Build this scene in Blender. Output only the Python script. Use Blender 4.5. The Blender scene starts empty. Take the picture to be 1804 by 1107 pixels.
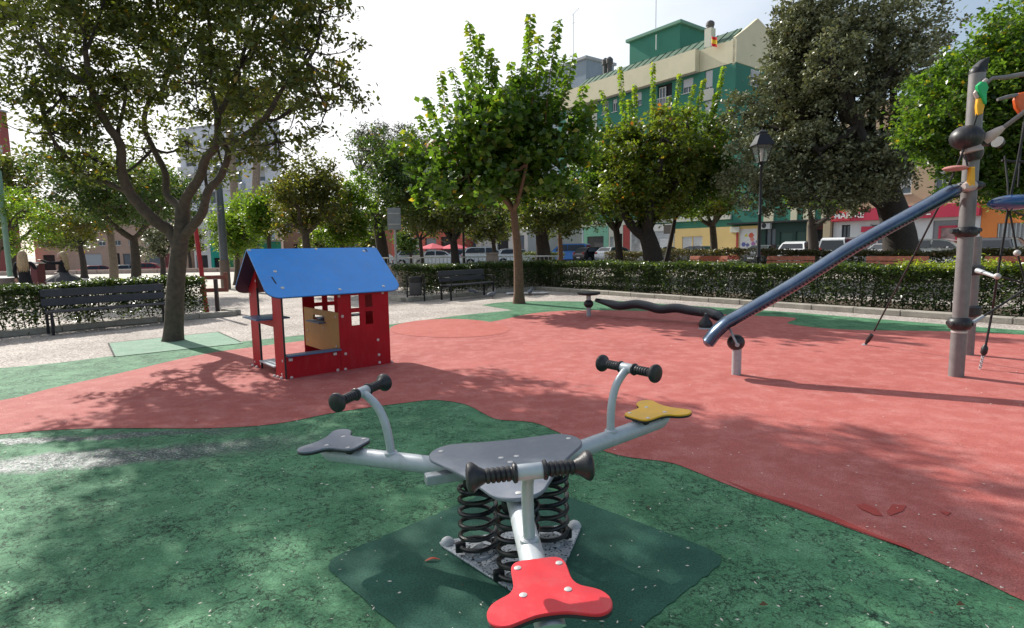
import bpy, math, random
import numpy as np
from mathutils import Vector, Matrix
random.seed(7); rng = np.random.default_rng(7)
SC = bpy.context.scene
COL = SC.collection
PI = math.pi
# ------------------------------------------------------------------ camera
FPX, PITCH, ROLL, CAMH = 1026.6632, .1126, .0162, 1.5
cam = bpy.data.cameras.new('camera'); camo = bpy.data.objects.new('camera', cam); COL.objects.link(camo)
cam.sensor_width = 36; cam.lens = 36*FPX/1804; cam.clip_start = .05; cam.clip_end = 2000
camo.matrix_world = Matrix.Translation((0, 0, CAMH)) @ Matrix.Rotation(PI/2-PITCH, 4, 'X') @ Matrix.Rotation(-ROLL, 4, 'Z')
SC.camera = camo
# ------------------------------------------------------------------ light
SUN_EL = math.radians(35.5)
SDX, SDY = .682, -.731            # the way shadows fall on the ground
sun = bpy.data.lights.new('sun', 'SUN'); suno = bpy.data.objects.new('sun', sun); COL.objects.link(suno)
sun.energy = 5.0; sun.angle = math.radians(.55); sun.color = (1, .955, .88)
suno.rotation_euler = Vector((SDX*math.cos(SUN_EL), SDY*math.cos(SUN_EL), -math.sin(SUN_EL))).to_track_quat('-Z', 'Y').to_euler()
suno.location = (-20, 15, 20)
W = bpy.data.worlds.new('World'); SC.world = W; W.use_nodes = True
nt = W.node_tree; nt.nodes.clear()
def wn(t): return nt.nodes.new(t)
out = wn('ShaderNodeOutputWorld'); bg = wn('ShaderNodeBackground'); sky = wn('ShaderNodeTexSky')
sky.sky_type = 'NISHITA'; sky.sun_disc = False; sky.sun_elevation = SUN_EL
sky.sun_rotation = math.atan2(-SDX, -SDY)      # same direction as the lamp
sky.air_density = 1.2; sky.dust_density = 1.6; sky.ozone_density = 1.2
tc = wn('ShaderNodeTexCoord'); nz = wn('ShaderNodeTexNoise'); nz.inputs['Scale'].default_value = 1.7
nz.inputs['Detail'].default_value = 6; nz.inputs['Roughness'].default_value = .55
mp = wn('ShaderNodeMapping'); mp.inputs['Scale'].default_value = (1, 1, 2.6)
rp = wn('ShaderNodeValToRGB'); rp.color_ramp.elements[0].position = .30; rp.color_ramp.elements[0].color = (.55,)*3+(1,)
rp.color_ramp.elements[1].position = .66; rp.color_ramp.elements[1].color = (1,)*3+(1,)
mx = wn('ShaderNodeMix'); mx.data_type = 'RGBA'; mx.inputs[7].default_value = (9.5, 9.6, 9.75, 1)
nt.links.new(tc.outputs['Generated'], mp.inputs['Vector']); nt.links.new(mp.outputs[0], nz.inputs['Vector'])
nt.links.new(nz.outputs['Fac'], rp.inputs[0])
# the thin cloud veil is denser and whiter round the sun, thins to pale blue away from it
dt = wn('ShaderNodeVectorMath'); dt.operation = 'DOT_PRODUCT'; dt.inputs[1].default_value = (-SDX*math.cos(SUN_EL), -SDY*math.cos(SUN_EL), math.sin(SUN_EL))
nt.links.new(tc.outputs['Generated'], dt.inputs[0])
mr0 = wn('ShaderNodeMapRange'); mr0.interpolation_type = 'SMOOTHSTEP'; mr0.inputs[1].default_value = .2; mr0.inputs[2].default_value = .92; mr0.inputs[3].default_value = .10; mr0.inputs[4].default_value = 1.1
nt.links.new(dt.outputs['Value'], mr0.inputs[0])
ml0 = wn('ShaderNodeMath'); ml0.operation = 'MULTIPLY'; ml0.use_clamp = True; nt.links.new(rp.outputs[0], ml0.inputs[0]); nt.links.new(mr0.outputs[0], ml0.inputs[1]); nt.links.new(ml0.outputs[0], mx.inputs[0])
nt.links.new(sky.outputs[0], mx.inputs[6]); nt.links.new(mx.outputs[2], bg.inputs['Color'])
bg.inputs['Strength'].default_value = .11
nt.links.new(bg.outputs[0], out.inputs[0])
SC.view_settings.view_transform = 'Standard'; SC.view_settings.look = 'None'
SC.view_settings.exposure = 0.30; SC.view_settings.gamma = 1; SC.view_settings.use_curve_mapping = False
SC.render.engine = 'CYCLES'

# ------------------------------------------------------------------ pixel to place helpers
_c, _s = math.cos(ROLL), math.sin(ROLL)
def ray(X, Y):
    u = X-902; v = Y-553.5; a = _c*u-_s*v; b = _s*u+_c*v
    return Vector((a/FPX, math.cos(PITCH)-b/FPX*math.sin(PITCH), -math.sin(PITCH)-b/FPX*math.cos(PITCH)))
def hz(X): return 553.5-FPX*math.tan(PITCH)/_c-(X-902)*math.tan(ROLL)
CAM = Vector((0, 0, CAMH))
def G(X, Y, z=0):
    d = ray(X, Y); return CAM+d*((z-CAMH)/d.z)
def P(X, Y, D):
    d = ray(X, Y); return CAM+d*(D/d.y)
def hit(X, Y, p0, n):
    d = ray(X, Y); return CAM+d*((Vector(p0)-CAM).dot(n)/d.dot(n))
def sm(a, b, x):
    t = min(1, max(0, (x-a)/(b-a))); return t*t*(3-2*t)
def gz(x, y):                     # terrain height: the street on the far left lies lower
    return -1.2*sm(48, 62, y)*sm(.13, .3, -x/max(y, 1))

# ------------------------------------------------------------------ materials
MATS = {}
def mat(name, col, rough=.6, metal=0, var=.12, scale=8, bump=0., bscale=60, spec=None, coat=0, wear=0):
    if name in MATS: return MATS[name]
    m = bpy.data.materials.new(name); m.use_nodes = True; t = m.node_tree; b = t.nodes['Principled BSDF']
    b.inputs['Roughness'].default_value = rough; b.inputs['Metallic'].default_value = metal
    if coat: b.inputs['Coat Weight'].default_value = coat
    if spec is not None: b.inputs['Specular IOR Level'].default_value = spec
    geo = t.nodes.new('ShaderNodeNewGeometry'); n = t.nodes.new('ShaderNodeTexNoise')
    n.inputs['Scale'].default_value = scale; n.inputs['Detail'].default_value = 6; n.inputs['Roughness'].default_value = .62
    t.links.new(geo.outputs['Position'], n.inputs['Vector'])
    r = t.nodes.new('ShaderNodeValToRGB'); e = r.color_ramp.elements
    e[0].position = .3; e[1].position = .7
    e[0].color = tuple(c*(1-var) for c in col)+(1,); e[1].color = tuple(min(1, c*(1+var)) for c in col)+(1,)
    t.links.new(n.outputs['Fac'], r.inputs[0]); t.links.new(r.outputs[0], b.inputs['Base Color'])
    if bump:
        n2 = t.nodes.new('ShaderNodeTexNoise'); n2.inputs['Scale'].default_value = bscale; n2.inputs['Detail'].default_value = 4
        t.links.new(geo.outputs['Position'], n2.inputs['Vector'])
        bp = t.nodes.new('ShaderNodeBump'); bp.inputs['Strength'].default_value = bump; bp.inputs['Distance'].default_value = .01
        t.links.new(n2.outputs['Fac'], bp.inputs['Height']); t.links.new(bp.outputs[0], b.inputs['Normal'])
    if wear:      # dust film, faint streaks and scuffs
        mp_ = t.nodes.new('ShaderNodeMapping'); mp_.inputs['Scale'].default_value = (1, 1, .22); t.links.new(geo.outputs['Position'], mp_.inputs['Vector'])
        n3 = t.nodes.new('ShaderNodeTexNoise'); n3.inputs['Scale'].default_value = 16; n3.inputs['Detail'].default_value = 8; n3.inputs['Roughness'].default_value = .75; t.links.new(mp_.outputs[0], n3.inputs['Vector'])
        r3 = t.nodes.new('ShaderNodeValToRGB'); r3.color_ramp.elements[0].position = .48; r3.color_ramp.elements[1].position = .72; r3.color_ramp.elements[0].color = (0, 0, 0, 1); r3.color_ramp.elements[1].color = (wear,)*3+(1,); t.links.new(n3.outputs['Fac'], r3.inputs[0])
        m3 = t.nodes.new('ShaderNodeMix'); m3.data_type = 'RGBA'; m3.inputs[7].default_value = (.34, .32, .29, 1); t.links.new(r3.outputs[0], m3.inputs[0]); t.links.new(r.outputs[0], m3.inputs[6]); t.links.new(m3.outputs[2], b.inputs['Base Color'])
    # a little roughness variation everywhere
    mr = t.nodes.new('ShaderNodeMapRange'); mr.inputs['To Min'].default_value = max(.02, rough-.07); mr.inputs['To Max'].default_value = min(1, rough+.1)
    t.links.new(n.outputs['Fac'], mr.inputs[0]); t.links.new(mr.outputs[0], b.inputs['Roughness'])
    MATS[name] = m; return m
def leafmat(name, dark, light, odd=None, trans=.38, rough=.42, tcol=None):
    if name in MATS: return MATS[name]
    m = bpy.data.materials.new(name); m.use_nodes = True; t = m.node_tree; b = t.nodes['Principled BSDF']
    at = t.nodes.new('ShaderNodeAttribute'); at.attribute_name = 'tone'
    r = t.nodes.new('ShaderNodeValToRGB'); e = r.color_ramp.elements
    e[0].position = 0; e[0].color = dark+(1,); e[1].position = .9; e[1].color = light+(1,)
    if odd: k = e.new(.985); k.color = odd+(1,)
    t.links.new(at.outputs['Fac'], r.inputs[0]); t.links.new(r.outputs[0], b.inputs['Base Color'])
    b.inputs['Roughness'].default_value = rough; b.inputs['Specular IOR Level'].default_value = .5
    tr = t.nodes.new('ShaderNodeBsdfTranslucent'); mm = t.nodes.new('ShaderNodeMixShader'); mm.inputs[0].default_value = trans
    ml = t.nodes.new('ShaderNodeMix'); ml.data_type = 'RGBA'; ml.blend_type = 'MULTIPLY'; ml.inputs[0].default_value = 1
    ml.inputs[7].default_value = tcol or (2.4, 2.3, .8, 1)
    t.links.new(r.outputs[0], ml.inputs[6]); t.links.new(ml.outputs[2], tr.inputs['Color'])
    t.links.new(b.outputs[0], mm.inputs[1]); t.links.new(tr.outputs[0], mm.inputs[2])
    t.links.new(mm.outputs[0], t.nodes['Material Output'].inputs[0])
    MATS[name] = m; return m

def rubber(name, cols, crack, crackscale, gran, rough=.82, worn_glint=False, crk_col=(.008, .016, .012)):
    """poured rubber play surface: granules, mottled wear, cracks"""
    m = bpy.data.materials.new(name); m.use_nodes = True; t = m.node_tree; b = t.nodes['Principled BSDF']
    N = t.nodes.new; L = t.links.new
    geo = N('ShaderNodeNewGeometry')
    def noise(sc, det=5, ro=.6, vec=None):
        n = N('ShaderNodeTexNoise'); n.inputs['Scale'].default_value = sc; n.inputs['Detail'].default_value = det; n.inputs['Roughness'].default_value = ro
        L(vec or geo.outputs['Position'], n.inputs['Vector']); return n.outputs['Fac']
    def ramp(src, p0, p1, c0=(0,)*3, c1=(1,)*3):
        r = N('ShaderNodeValToRGB'); e = r.color_ramp.elements; e[0].position = p0; e[1].position = p1
        e[0].color = tuple(c0)+(1,); e[1].color = tuple(c1)+(1,); L(src, r.inputs[0]); return r.outputs[0]
    def mixc(f, a, c, mode='MIX'):
        k = N('ShaderNodeMix'); k.data_type = 'RGBA'; k.blend_type = mode
        if isinstance(f, (int, float)): k.inputs[0].default_value = f
        else: L(f, k.inputs[0])
        for q, v in ((6, a), (7, c)):
            if isinstance(v, tuple): k.inputs[q].default_value = v+(1,)
            else: L(v, k.inputs[q])
        return k.outputs[2]
    base = ramp(noise(.9, 6, .6), .32, .68, cols[0], cols[1])
    base = mixc(ramp(noise(4.5, 6, .7), .45, .75), base, cols[2])
    fine = ramp(noise(gran, 2, .7), .3, .7, (.42,)*3, (1.5,)*3)
    base = mixc(.8, base, fine, 'MULTIPLY')
    fl = N('ShaderNodeTexVoronoi'); fl.inputs['Scale'].default_value = 70; L(geo.outputs['Position'], fl.inputs['Vector'])
    fleck = ramp(fl.outputs['Distance'], .10, .17, (1,)*3, (0,)*3)
    fm = ramp(noise(9, 2), .60, .68)
    fk = N('ShaderNodeMath'); fk.operation = 'MULTIPLY'; L(fleck, fk.inputs[0]); L(fm, fk.inputs[1])
    base = mixc(fk.outputs[0], base, tuple(c*.35 for c in cols[0]))
    # cracks
    hgt = noise(gran, 3, .7)
    if crack > 0:
        wv = N('ShaderNodeTexNoise'); wv.inputs['Scale'].default_value = 7; wv.inputs['Detail'].default_value = 6; wv.inputs['Roughness'].default_value = .7
        L(geo.outputs['Position'], wv.inputs['Vector'])
        va = N('ShaderNodeVectorMath'); va.operation = 'MULTIPLY_ADD'; va.inputs[1].default_value = (.16,)*3
        L(wv.outputs['Color'], va.inputs[0]); L(geo.outputs['Position'], va.inputs[2])
        tot = None
        for sc, wd, th0, th1, nsc in ((crackscale*1.7, .034, .42, .55, 2.1), (crackscale*4.2, .085, .44, .56, 3.1), (crackscale*.34, .010, .47, .51, 1.1)):
            vo = N('ShaderNodeTexVoronoi'); vo.feature = 'DISTANCE_TO_EDGE'; vo.inputs['Scale'].default_value = sc; L(va.outputs[0], vo.inputs['Vector'])
            ln = ramp(vo.outputs['Distance'], wd*.25, wd, (1,)*3, (0,)*3)
            mk = ramp(noise(nsc, 4, .6), th0, th1)
            q = N('ShaderNodeMath'); q.operation = 'MULTIPLY'; L(ln, q.inputs[0]); L(mk, q.inputs[1])
            # break the lines up
            q2 = N('ShaderNodeMath'); q2.operation = 'MULTIPLY'; L(q.outputs[0], q2.inputs[0]); L(ramp(noise(22, 4, .75), .44, .54), q2.inputs[1])
            if tot is None: tot = q2.outputs[0]
            else:
                w_ = N('ShaderNodeMath'); w_.operation = 'MAXIMUM'; L(tot, w_.inputs[0]); L(q2.outputs[0], w_.inputs[1]); tot = w_.outputs[0]
        cf = N('ShaderNodeMath'); cf.operation = 'MULTIPLY'; L(tot, cf.inputs[0]); cf.inputs[1].default_value = crack
        base = mixc(cf.outputs[0], base, crk_col)
        sub = N('ShaderNodeMath'); sub.operation = 'MULTIPLY_ADD'; L(tot, sub.inputs[0]); sub.inputs[1].default_value = -2.2*crack; L(hgt, sub.inputs[2]); hgt = sub.outputs[0]
        pt = N('ShaderNodeTexVoronoi'); pt.inputs['Scale'].default_value = 85; L(va.outputs[0], pt.inputs['Vector'])
        pm = N('ShaderNodeMath'); pm.operation = 'MULTIPLY'; L(ramp(pt.outputs['Distance'], .12, .26, (1,)*3, (0,)*3), pm.inputs[0]); L(ramp(noise(3.3, 5, .7), .46, .60), pm.inputs[1])
        pm2 = N('ShaderNodeMath'); pm2.operation = 'MULTIPLY'; L(pm.outputs[0], pm2.inputs[0]); pm2.inputs[1].default_value = .8*crack; base = mixc(pm2.outputs[0], base, crk_col)
    bp = N('ShaderNodeBump'); bp.inputs['Strength'].default_value = .55; bp.inputs['Distance'].default_value = .006
    L(hgt, bp.inputs['Height']); L(bp.outputs[0], b.inputs['Normal'])
    b.inputs['Roughness'].default_value = rough; b.inputs['Specular IOR Level'].default_value = .35
    if worn_glint:   # coat rubbed smooth and black along two bands on the left, with painted glints
        sx = N('ShaderNodeSeparateXYZ'); L(geo.outputs['Position'], sx.inputs[0])
        def band(x0, y0, slope, wd, xa, xb):
            k = N('ShaderNodeMath'); k.operation = 'MULTIPLY_ADD'; L(sx.outputs[0], k.inputs[0]); k.inputs[1].default_value = -slope; L(sx.outputs[1], k.inputs[2])
            k2 = N('ShaderNodeMath'); k2.operation = 'SUBTRACT'; L(k.outputs[0], k2.inputs[0]); k2.inputs[1].default_value = y0-slope*x0
            k2b = N('ShaderNodeMath'); k2b.operation = 'MULTIPLY_ADD'; L(noise(2.2, 5, .7), k2b.inputs[0]); k2b.inputs[1].default_value = .55; L(k2.outputs[0], k2b.inputs[2])
            k3 = N('ShaderNodeMath'); k3.operation = 'ABSOLUTE'
            k2c = N('ShaderNodeMath'); k2c.operation = 'SUBTRACT'; L(k2b.outputs[0], k2c.inputs[0]); k2c.inputs[1].default_value = .27; L(k2c.outputs[0], k3.inputs[0])
            a = ramp(k3.outputs[0], wd*.45, wd, (1,)*3, (0,)*3)
            mr = N('ShaderNodeMapRange'); mr.inputs[1].default_value = xb; mr.inputs[2].default_value = xa; L(sx.outputs[0], mr.inputs[0])
            q = N('ShaderNodeMath'); q.operation = 'MULTIPLY'; L(a, q.inputs[0]); L(mr.outputs[0], q.inputs[1]); return q.outputs[0]
        a1 = band(-3.3, 4.12, .22, .26, -2.6, -1.3); a2 = band(-3.4, 4.70, .12, .10, -3.0, -1.9)
        w_ = N('ShaderNodeMath'); w_.operation = 'MAXIMUM'; L(a1, w_.inputs[0]); L(a2, w_.inputs[1])
        g2 = N('ShaderNodeMath'); g2.operation = 'MULTIPLY'; L(w_.outputs[0], g2.inputs[0]); L(ramp(noise(30, 3, .7), .34, .46), g2.inputs[1])
        base = mixc(g2.outputs[0], base, (.012, .032, .03)); gm = N('ShaderNodeMath'); gm.operation = 'MULTIPLY'; L(w_.outputs[0], gm.inputs[0]); L(ramp(noise(62, 3, .8), .53, .60), gm.inputs[1]); base = mixc(gm.outputs[0], base, (.30, .34, .35))  # pale specks paint the sparkle off the smooth coat into the colour
        mr = N('ShaderNodeMapRange'); mr.inputs[3].default_value = rough; mr.inputs[4].default_value = .5; L(g2.outputs[0], mr.inputs[0]); L(mr.outputs[0], b.inputs['Roughness'])
    L(base, b.inputs['Base Color']); MATS[name] = m; return m

def gravelmat(name, cols, sc=55, rough=.9):
    m = bpy.data.materials.new(name); m.use_nodes = True; t = m.node_tree; b = t.nodes['Principled BSDF']; N = t.nodes.new; L = t.links.new
    geo = N('ShaderNodeNewGeometry'); vo = N('ShaderNodeTexVoronoi'); vo.inputs['Scale'].default_value = sc; L(geo.outputs['Position'], vo.inputs['Vector'])
    sp = N('ShaderNodeSeparateColor'); L(vo.outputs['Color'], sp.inputs[0])
    r = N('ShaderNodeValToRGB'); e = r.color_ramp.elements; e[0].position = 0; e[1].position = 1; e[0].color = cols[0]+(1,); e[1].color = cols[2]+(1,); k = e.new(.5); k.color = cols[1]+(1,)
    L(sp.outputs[0], r.inputs[0])
    n = N('ShaderNodeTexNoise'); n.inputs['Scale'].default_value = .8; n.inputs['Detail'].default_value = 7; n.inputs['Roughness'].default_value = .65; L(geo.outputs['Position'], n.inputs['Vector'])
    r2 = N('ShaderNodeValToRGB'); r2.color_ramp.elements[0].color = (.72, .7, .68, 1); r2.color_ramp.elements[1].color = (1.12, 1.1, 1.08, 1)
    r2.color_ramp.elements[0].position = .35; r2.color_ramp.elements[1].position = .65; L(n.outputs['Fac'], r2.inputs[0])
    mm = N('ShaderNodeMix'); mm.data_type = 'RGBA'; mm.blend_type = 'MULTIPLY'; mm.inputs[0].default_value = 1; L(r.outputs[0], mm.inputs[6]); L(r2.outputs[0], mm.inputs[7])
    L(mm.outputs[2], b.inputs['Base Color']); b.inputs['Roughness'].default_value = rough
    bp = N('ShaderNodeBump'); bp.inputs['Strength'].default_value = .5; bp.inputs['Distance'].default_value = .01; bp.invert = True; L(vo.outputs['Distance'], bp.inputs['Height']); L(bp.outputs[0], b.inputs['Normal'])
    MATS[name] = m; return m

M_galv = mat('galvanised_steel', (.40, .43, .45), .42, .25, .10, 30, .08, 200, wear=0.2)
M_silver = mat('silver_paint', (.46, .50, .53), .38, .15, .07, 20, .05, 300, wear=0.35)
M_steelgrey = mat('grey_post_paint', (.20, .19, .19), .5, .2, .12, 12, .05, 200, wear=0.3)
M_black = mat('black_rubber', (.016, .016, .02), .42, 0, .25, 20, .1, 200, wear=0.12)
M_blackgloss = mat('black_spring_paint', (.012, .012, .014), .28, 0, .3, 40, .05, 200)
M_rope = mat('rope_black', (.02, .02, .022), .8, 0, .3, 300, .3, 500)
M_hgrey = mat('grey_panel', (.17, .19, .235), .33, 0, .06, 12, .04, 600, wear=0.3)
M_hedge_k = mat('panel_core_black', (.02, .02, .022), .5)
M_hyel = mat('yellow_panel', (.88, .47, .02), .38, 0, .08, 12, .04, 600, wear=0.22)
M_hred = mat('red_seat_panel', (.66, .022, .035), .38, 0, .06, 9, .04, 600, wear=0.14)
M_hred2 = mat('red_wall_panel', (.42, .005, .014), .5, 0, .10, 5, .04, 600, spec=.25, wear=0.07)
M_hblue = mat('blue_panel', (.050, .33, .88), .42, 0, .08, 3, .03, 600, wear=0.14)
M_hblue2 = mat('blue_shelf_panel', (.06, .15, .28), .35, 0, .10, 8, .03, 600)
M_hyel2 = mat('ochre_panel', (.48, .25, .05), .45, 0, .1, 6, .03, 600, wear=0.2)
M_rivet = mat('rivet_cap', (.62, .60, .58), .28, .3, .05)
M_rivetp = mat('pale_plastic_cap', (.62, .50, .47), .45, 0, .08)
M_bluetube = mat('blue_gloss_tube', (.05, .085, .15), .25, .6, .25, 6, .06, 30, coat=.4, wear=0.15)
M_bark = mat('bark', (.085, .066, .048), .9, 0, .35, 14, .9, 28)
M_barkd = mat('bark_dark', (.045, .036, .03), .9, 0, .35, 14, .8, 28)
M_barkr = mat('bark_reddish', (.17, .095, .06), .85, 0, .3, 18, .6, 40)
M_barkl = mat('bark_pale', (.24, .19, .15), .9, 0, .25, 10, .5, 30)
M_kerb = mat('kerb_stone', (.36, .33, .28), .85, 0, .22, 5, .5, 40)
M_benchd = mat('charcoal_bench', (.055, .055, .065), .5, .1, .2, 12, .1, 80)
M_iron = mat('black_iron', (.02, .02, .023), .45, .3, .2, 20, .08, 100)
M_benchr = mat('orange_bench_wood', (.52, .17, .10), .6, 0, .2, 7, .2, 40)

# ------------------------------------------------------------------ mesh building
class MB:
    def __init__(s): s.v = []; s.f = []; s.m = []; s.cm = 0; s.T = None
    def add(s, vs, fs):
        n = len(s.v); s.v += [tuple(v) for v in vs]; s.f += [tuple(i+n for i in f) for f in fs]; s.m += [s.cm]*len(fs); return s
    def box(s, c, size, R=None, bev=0):
        hx, hy, hz_ = (q/2 for q in size); c = Vector(c)
        b = min(bev, hx*.9, hy*.9, hz_*.9)
        vs = []
        if b <= 0:
            vs = [Vector((x*hx, y*hy, z*hz_)) for x in (-1, 1) for y in (-1, 1) for z in (-1, 1)]
            fs = [(0, 1, 3, 2), (4, 6, 7, 5), (0, 4, 5, 1), (2, 3, 7, 6), (0, 2, 6, 4), (1, 5, 7, 3)]
        else:
            rings = [(-hz_, b), (-hz_+b, 0), (hz_-b, 0), (hz_, b)]
            for z, i in rings:
                for x, y in ((-1, -1), (1, -1), (1, 1), (-1, 1)):
                    X, Y = x*(hx-i), y*(hy-i)
                    vs += [Vector((X+(x*0 if i else -x*b), Y, z)), Vector((X, Y+(0 if i else -y*b), z))] if (x*y < 0) else [Vector((X, Y+(0 if i else -y*b), z)), Vector((X+(0 if i else -x*b), Y, z))]
            fs = [tuple(range(7, -1, -1)), tuple(range(24, 32))]
            for k in range(3):
                for j in range(8):
                    a = k*8+j; d = k*8+(j+1) % 8; fs.append((a, d, d+8, a+8))
        if R is not None: vs = [R @ v for v in vs]
        return s.add([c+v for v in vs], fs)
    def tube(s, pts, rad, n=10, cap=True, flat=1.0, closed=False):
        pts = [Vector(p) for p in pts]; m = len(pts)
        if not hasattr(rad, '__len__'): rad = [rad]*m
        up = None; vs = []
        for i, p in enumerate(pts):
            a = pts[max(i-1, 0)]; b = pts[min(i+1, m-1)]; t = (b-a)
            t = t.normalized() if t.length > 1e-9 else Vector((0, 0, 1))
            if up is None:
                up = t.cross(Vector((0, 0, 1)))
                up = up.normalized() if up.length > .05 else Vector((1, 0, 0))
            up = (up-t*up.dot(t)).normalized(); w = t.cross(up)
            for k in range(n):
                an = 2*PI*k/n; vs.append(p+(up*math.cos(an)+w*math.sin(an)*flat)*rad[i])
        fs = []
        for i in range(m-1):
            for k in range(n):
                a = i*n+k; b = i*n+(k+1) % n; fs.append((a, b, b+n, a+n))
        if cap: fs += [tuple(range(n-1, -1, -1)), tuple(range((m-1)*n, m*n))]
        return s.add(vs, fs)
    def lathe(s, prof, o, ax=(0, 0, 1), n=16):
        """prof: (distance along axis, radius)"""
        ax = Vector(ax).normalized(); o = Vector(o)
        u = ax.cross(Vector((0, 0, 1))); u = u.normalized() if u.length > .05 else Vector((1, 0, 0)); w = ax.cross(u)
        vs = [o+ax*h+(u*math.cos(2*PI*k/n)+w*math.sin(2*PI*k/n))*r for h, r in prof for k in range(n)]
        fs = []
        for i in range(len(prof)-1):
            for k in range(n):
                a = i*n+k; b = i*n+(k+1) % n; fs.append((a, b, b+n, a+n))
        fs += [tuple(range(n-1, -1, -1)), tuple(range((len(prof)-1)*n, len(prof)*n))]
        return s.add(vs, fs)
    def ball(s, c, r, n=14, sc=(1, 1, 1), R=None):
        c = Vector(c); vs = []; m = n//2
        for i in range(m+1):
            th = PI*i/m
            for k in range(n):
                v = Vector((math.sin(th)*math.cos(2*PI*k/n)*sc[0], math.sin(th)*math.sin(2*PI*k/n)*sc[1], math.cos(th)*sc[2]))*r
                vs.append(c+(R @ v if R is not None else v))
        fs = []
        for i in range(m):
            for k in range(n):
                a = i*n+k; b = i*n+(k+1) % n
                if i == 0: fs.append((a, a+n, b+n))
                elif i == m-1: fs.append((a, a+n, b))
                else: fs.append((a, a+n, b+n, b))
        return s.add(vs, fs)
    def prism(s, poly, o, ex, ey, ez, th, bev=0):
        """outline poly in plane (ex, ey); top at +ez*th/2, bottom at -ez*th/2"""
        o = Vector(o); ex = Vector(ex); ey = Vector(ey); ez = Vector(ez); n = len(poly)
        area = sum(poly[i][0]*poly[(i+1) % n][1]-poly[(i+1) % n][0]*poly[i][1] for i in range(n))
        if area < 0: poly = poly[::-1]
        ins = []
        for i in range(n):
            a = Vector(poly[i-1]); b = Vector(poly[i]); c_ = Vector(poly[(i+1) % n])
            t = ((b-a).normalized()+(c_-b).normalized()); t = t.normalized() if t.length > 1e-6 else Vector((1, 0))
            ins.append(b+Vector((-t.y, t.x))*bev)
        rings = [(ins, -th/2), (poly, -th/2+bev), (poly, th/2-bev), (ins, th/2)] if bev > 0 else [(poly, -th/2), (poly, th/2)]
        vs = [o+ex*q[0]+ey*q[1]+ez*z for rg, z in rings for q in rg]
        k = len(rings); flip = ex.cross(ey).dot(ez) < 0
        fs = [tuple(range(n-1, -1, -1)), tuple(range((k-1)*n, k*n))]
        for j in range(k-1):
            for i in range(n): fs.append((j*n+i, j*n+(i+1) % n, (j+1)*n+(i+1) % n, (j+1)*n+i))
        if flip: fs = [f[::-1] for f in fs]
        return s.add(vs, fs)
    def panel(s, o, ex, ez, n_, w, h, holes, th, x0=0, z0=0):
        """upright sheet with rectangular holes; o corner, ex along, ez up, n_ outward"""
        o = Vector(o); ex = Vector(ex); ez = Vector(ez); n_ = Vector(n_)
        xs = sorted({x0, w}|{round(q, 5) for r in holes for q in (r[0], r[1])}); zs = sorted({z0, h}|{round(q, 5) for r in holes for q in (r[2], r[3])})
        def inh(x, z): return any(r[0] < x < r[1] and r[2] < z < r[3] for r in holes)
        fill = [[not inh((xs[i]+xs[i+1])/2, (zs[j]+zs[j+1])/2) for j in range(len(zs)-1)] for i in range(len(xs)-1)]
        def pt(x, z, k): return o+ex*x+ez*z+n_*(th/2 if k else -th/2)
        for i in range(len(xs)-1):
            for j in range(len(zs)-1):
                if not fill[i][j]: continue
                x, X, z, Z = xs[i], xs[i+1], zs[j], zs[j+1]
                s.add([pt(x, z, 1), pt(X, z, 1), pt(X, Z, 1), pt(x, Z, 1)], [(0, 1, 2, 3)])
                s.add([pt(x, z, 0), pt(X, z, 0), pt(X, Z, 0), pt(x, Z, 0)], [(3, 2, 1, 0)])
                for di, dj, a, b in ((-1, 0, (x, z), (x, Z)), (1, 0, (X, Z), (X, z)), (0, -1, (X, z), (x, z)), (0, 1, (x, Z), (X, Z))):
                    ii, jj = i+di, j+dj
                    if 0 <= ii < len(xs)-1 and 0 <= jj < len(zs)-1 and fill[ii][jj]: continue
                    s.add([pt(*a, 0), pt(*a, 1), pt(*b, 1), pt(*b, 0)], [(0, 1, 2, 3)])
        return s
    def build(s, name, mats, parent=None, smooth=False, kind=None, label=None):
        me = bpy.data.meshes.new(name)
        off = root_origin(parent) if parent else Vector((0, 0, 0))
        me.from_pydata([tuple(Vector(v)-off) for v in s.v], [], s.f)
        if not isinstance(mats, (list, tuple)): mats = [mats]
        for q in mats: me.materials.append(q)
        if len(mats) > 1: me.polygons.foreach_set('material_index', s.m)
        if smooth: smoothmesh(me)
        o = bpy.data.objects.new(name, me); COL.objects.link(o)
        if parent: o.parent = parent
        if kind: o['kind'] = kind
        if label: o['label'] = label
        return o
def smoothmesh(me, ang=38):
    me.polygons.foreach_set('use_smooth', [True]*len(me.polygons))
    try: me.set_sharp_from_angle(angle=math.radians(ang))
    except Exception: pass
def root_origin(o):
    v = Vector((0, 0, 0))
    while o: v = v+o.location; o = o.parent
    return v
def thing(name, label, cat, loc=(0, 0, 0), group=None, rz=0):
    o = bpy.data.objects.new(name, None); COL.objects.link(o); o.location = loc; o.rotation_euler = (0, 0, rz)
    o.empty_display_size = .1; o['label'] = label; o['category'] = cat
    if group: o['group'] = group
    return o
def tag(o, label, cat, group=None):
    o['label'] = label; o['category'] = cat
    if group: o['group'] = group
    return o
def struct(o): o['kind'] = 'structure'; return o
def copy_tree(o, parent=None):
    c = o.copy(); COL.objects.link(c)
    if parent: c.parent = parent
    for ch in list(o.children): copy_tree(ch, c)
    return c
def interp(pts, n):
    """catmull-rom through pts"""
    pts = [Vector(p) for p in pts]; o = []; q = [pts[0]*2-pts[1]]+pts+[pts[-1]*2-pts[-2]]
    for i in range(1, len(q)-2):
        for k in range(n):
            t = k/n; a, b, c_, d = q[i-1:i+3]
            o.append(.5*((2*b)+(c_-a)*t+(2*a-5*b+4*c_-d)*t*t+(3*b-a-3*c_+d)*t**3))
    o.append(pts[-1]); return o
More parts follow.
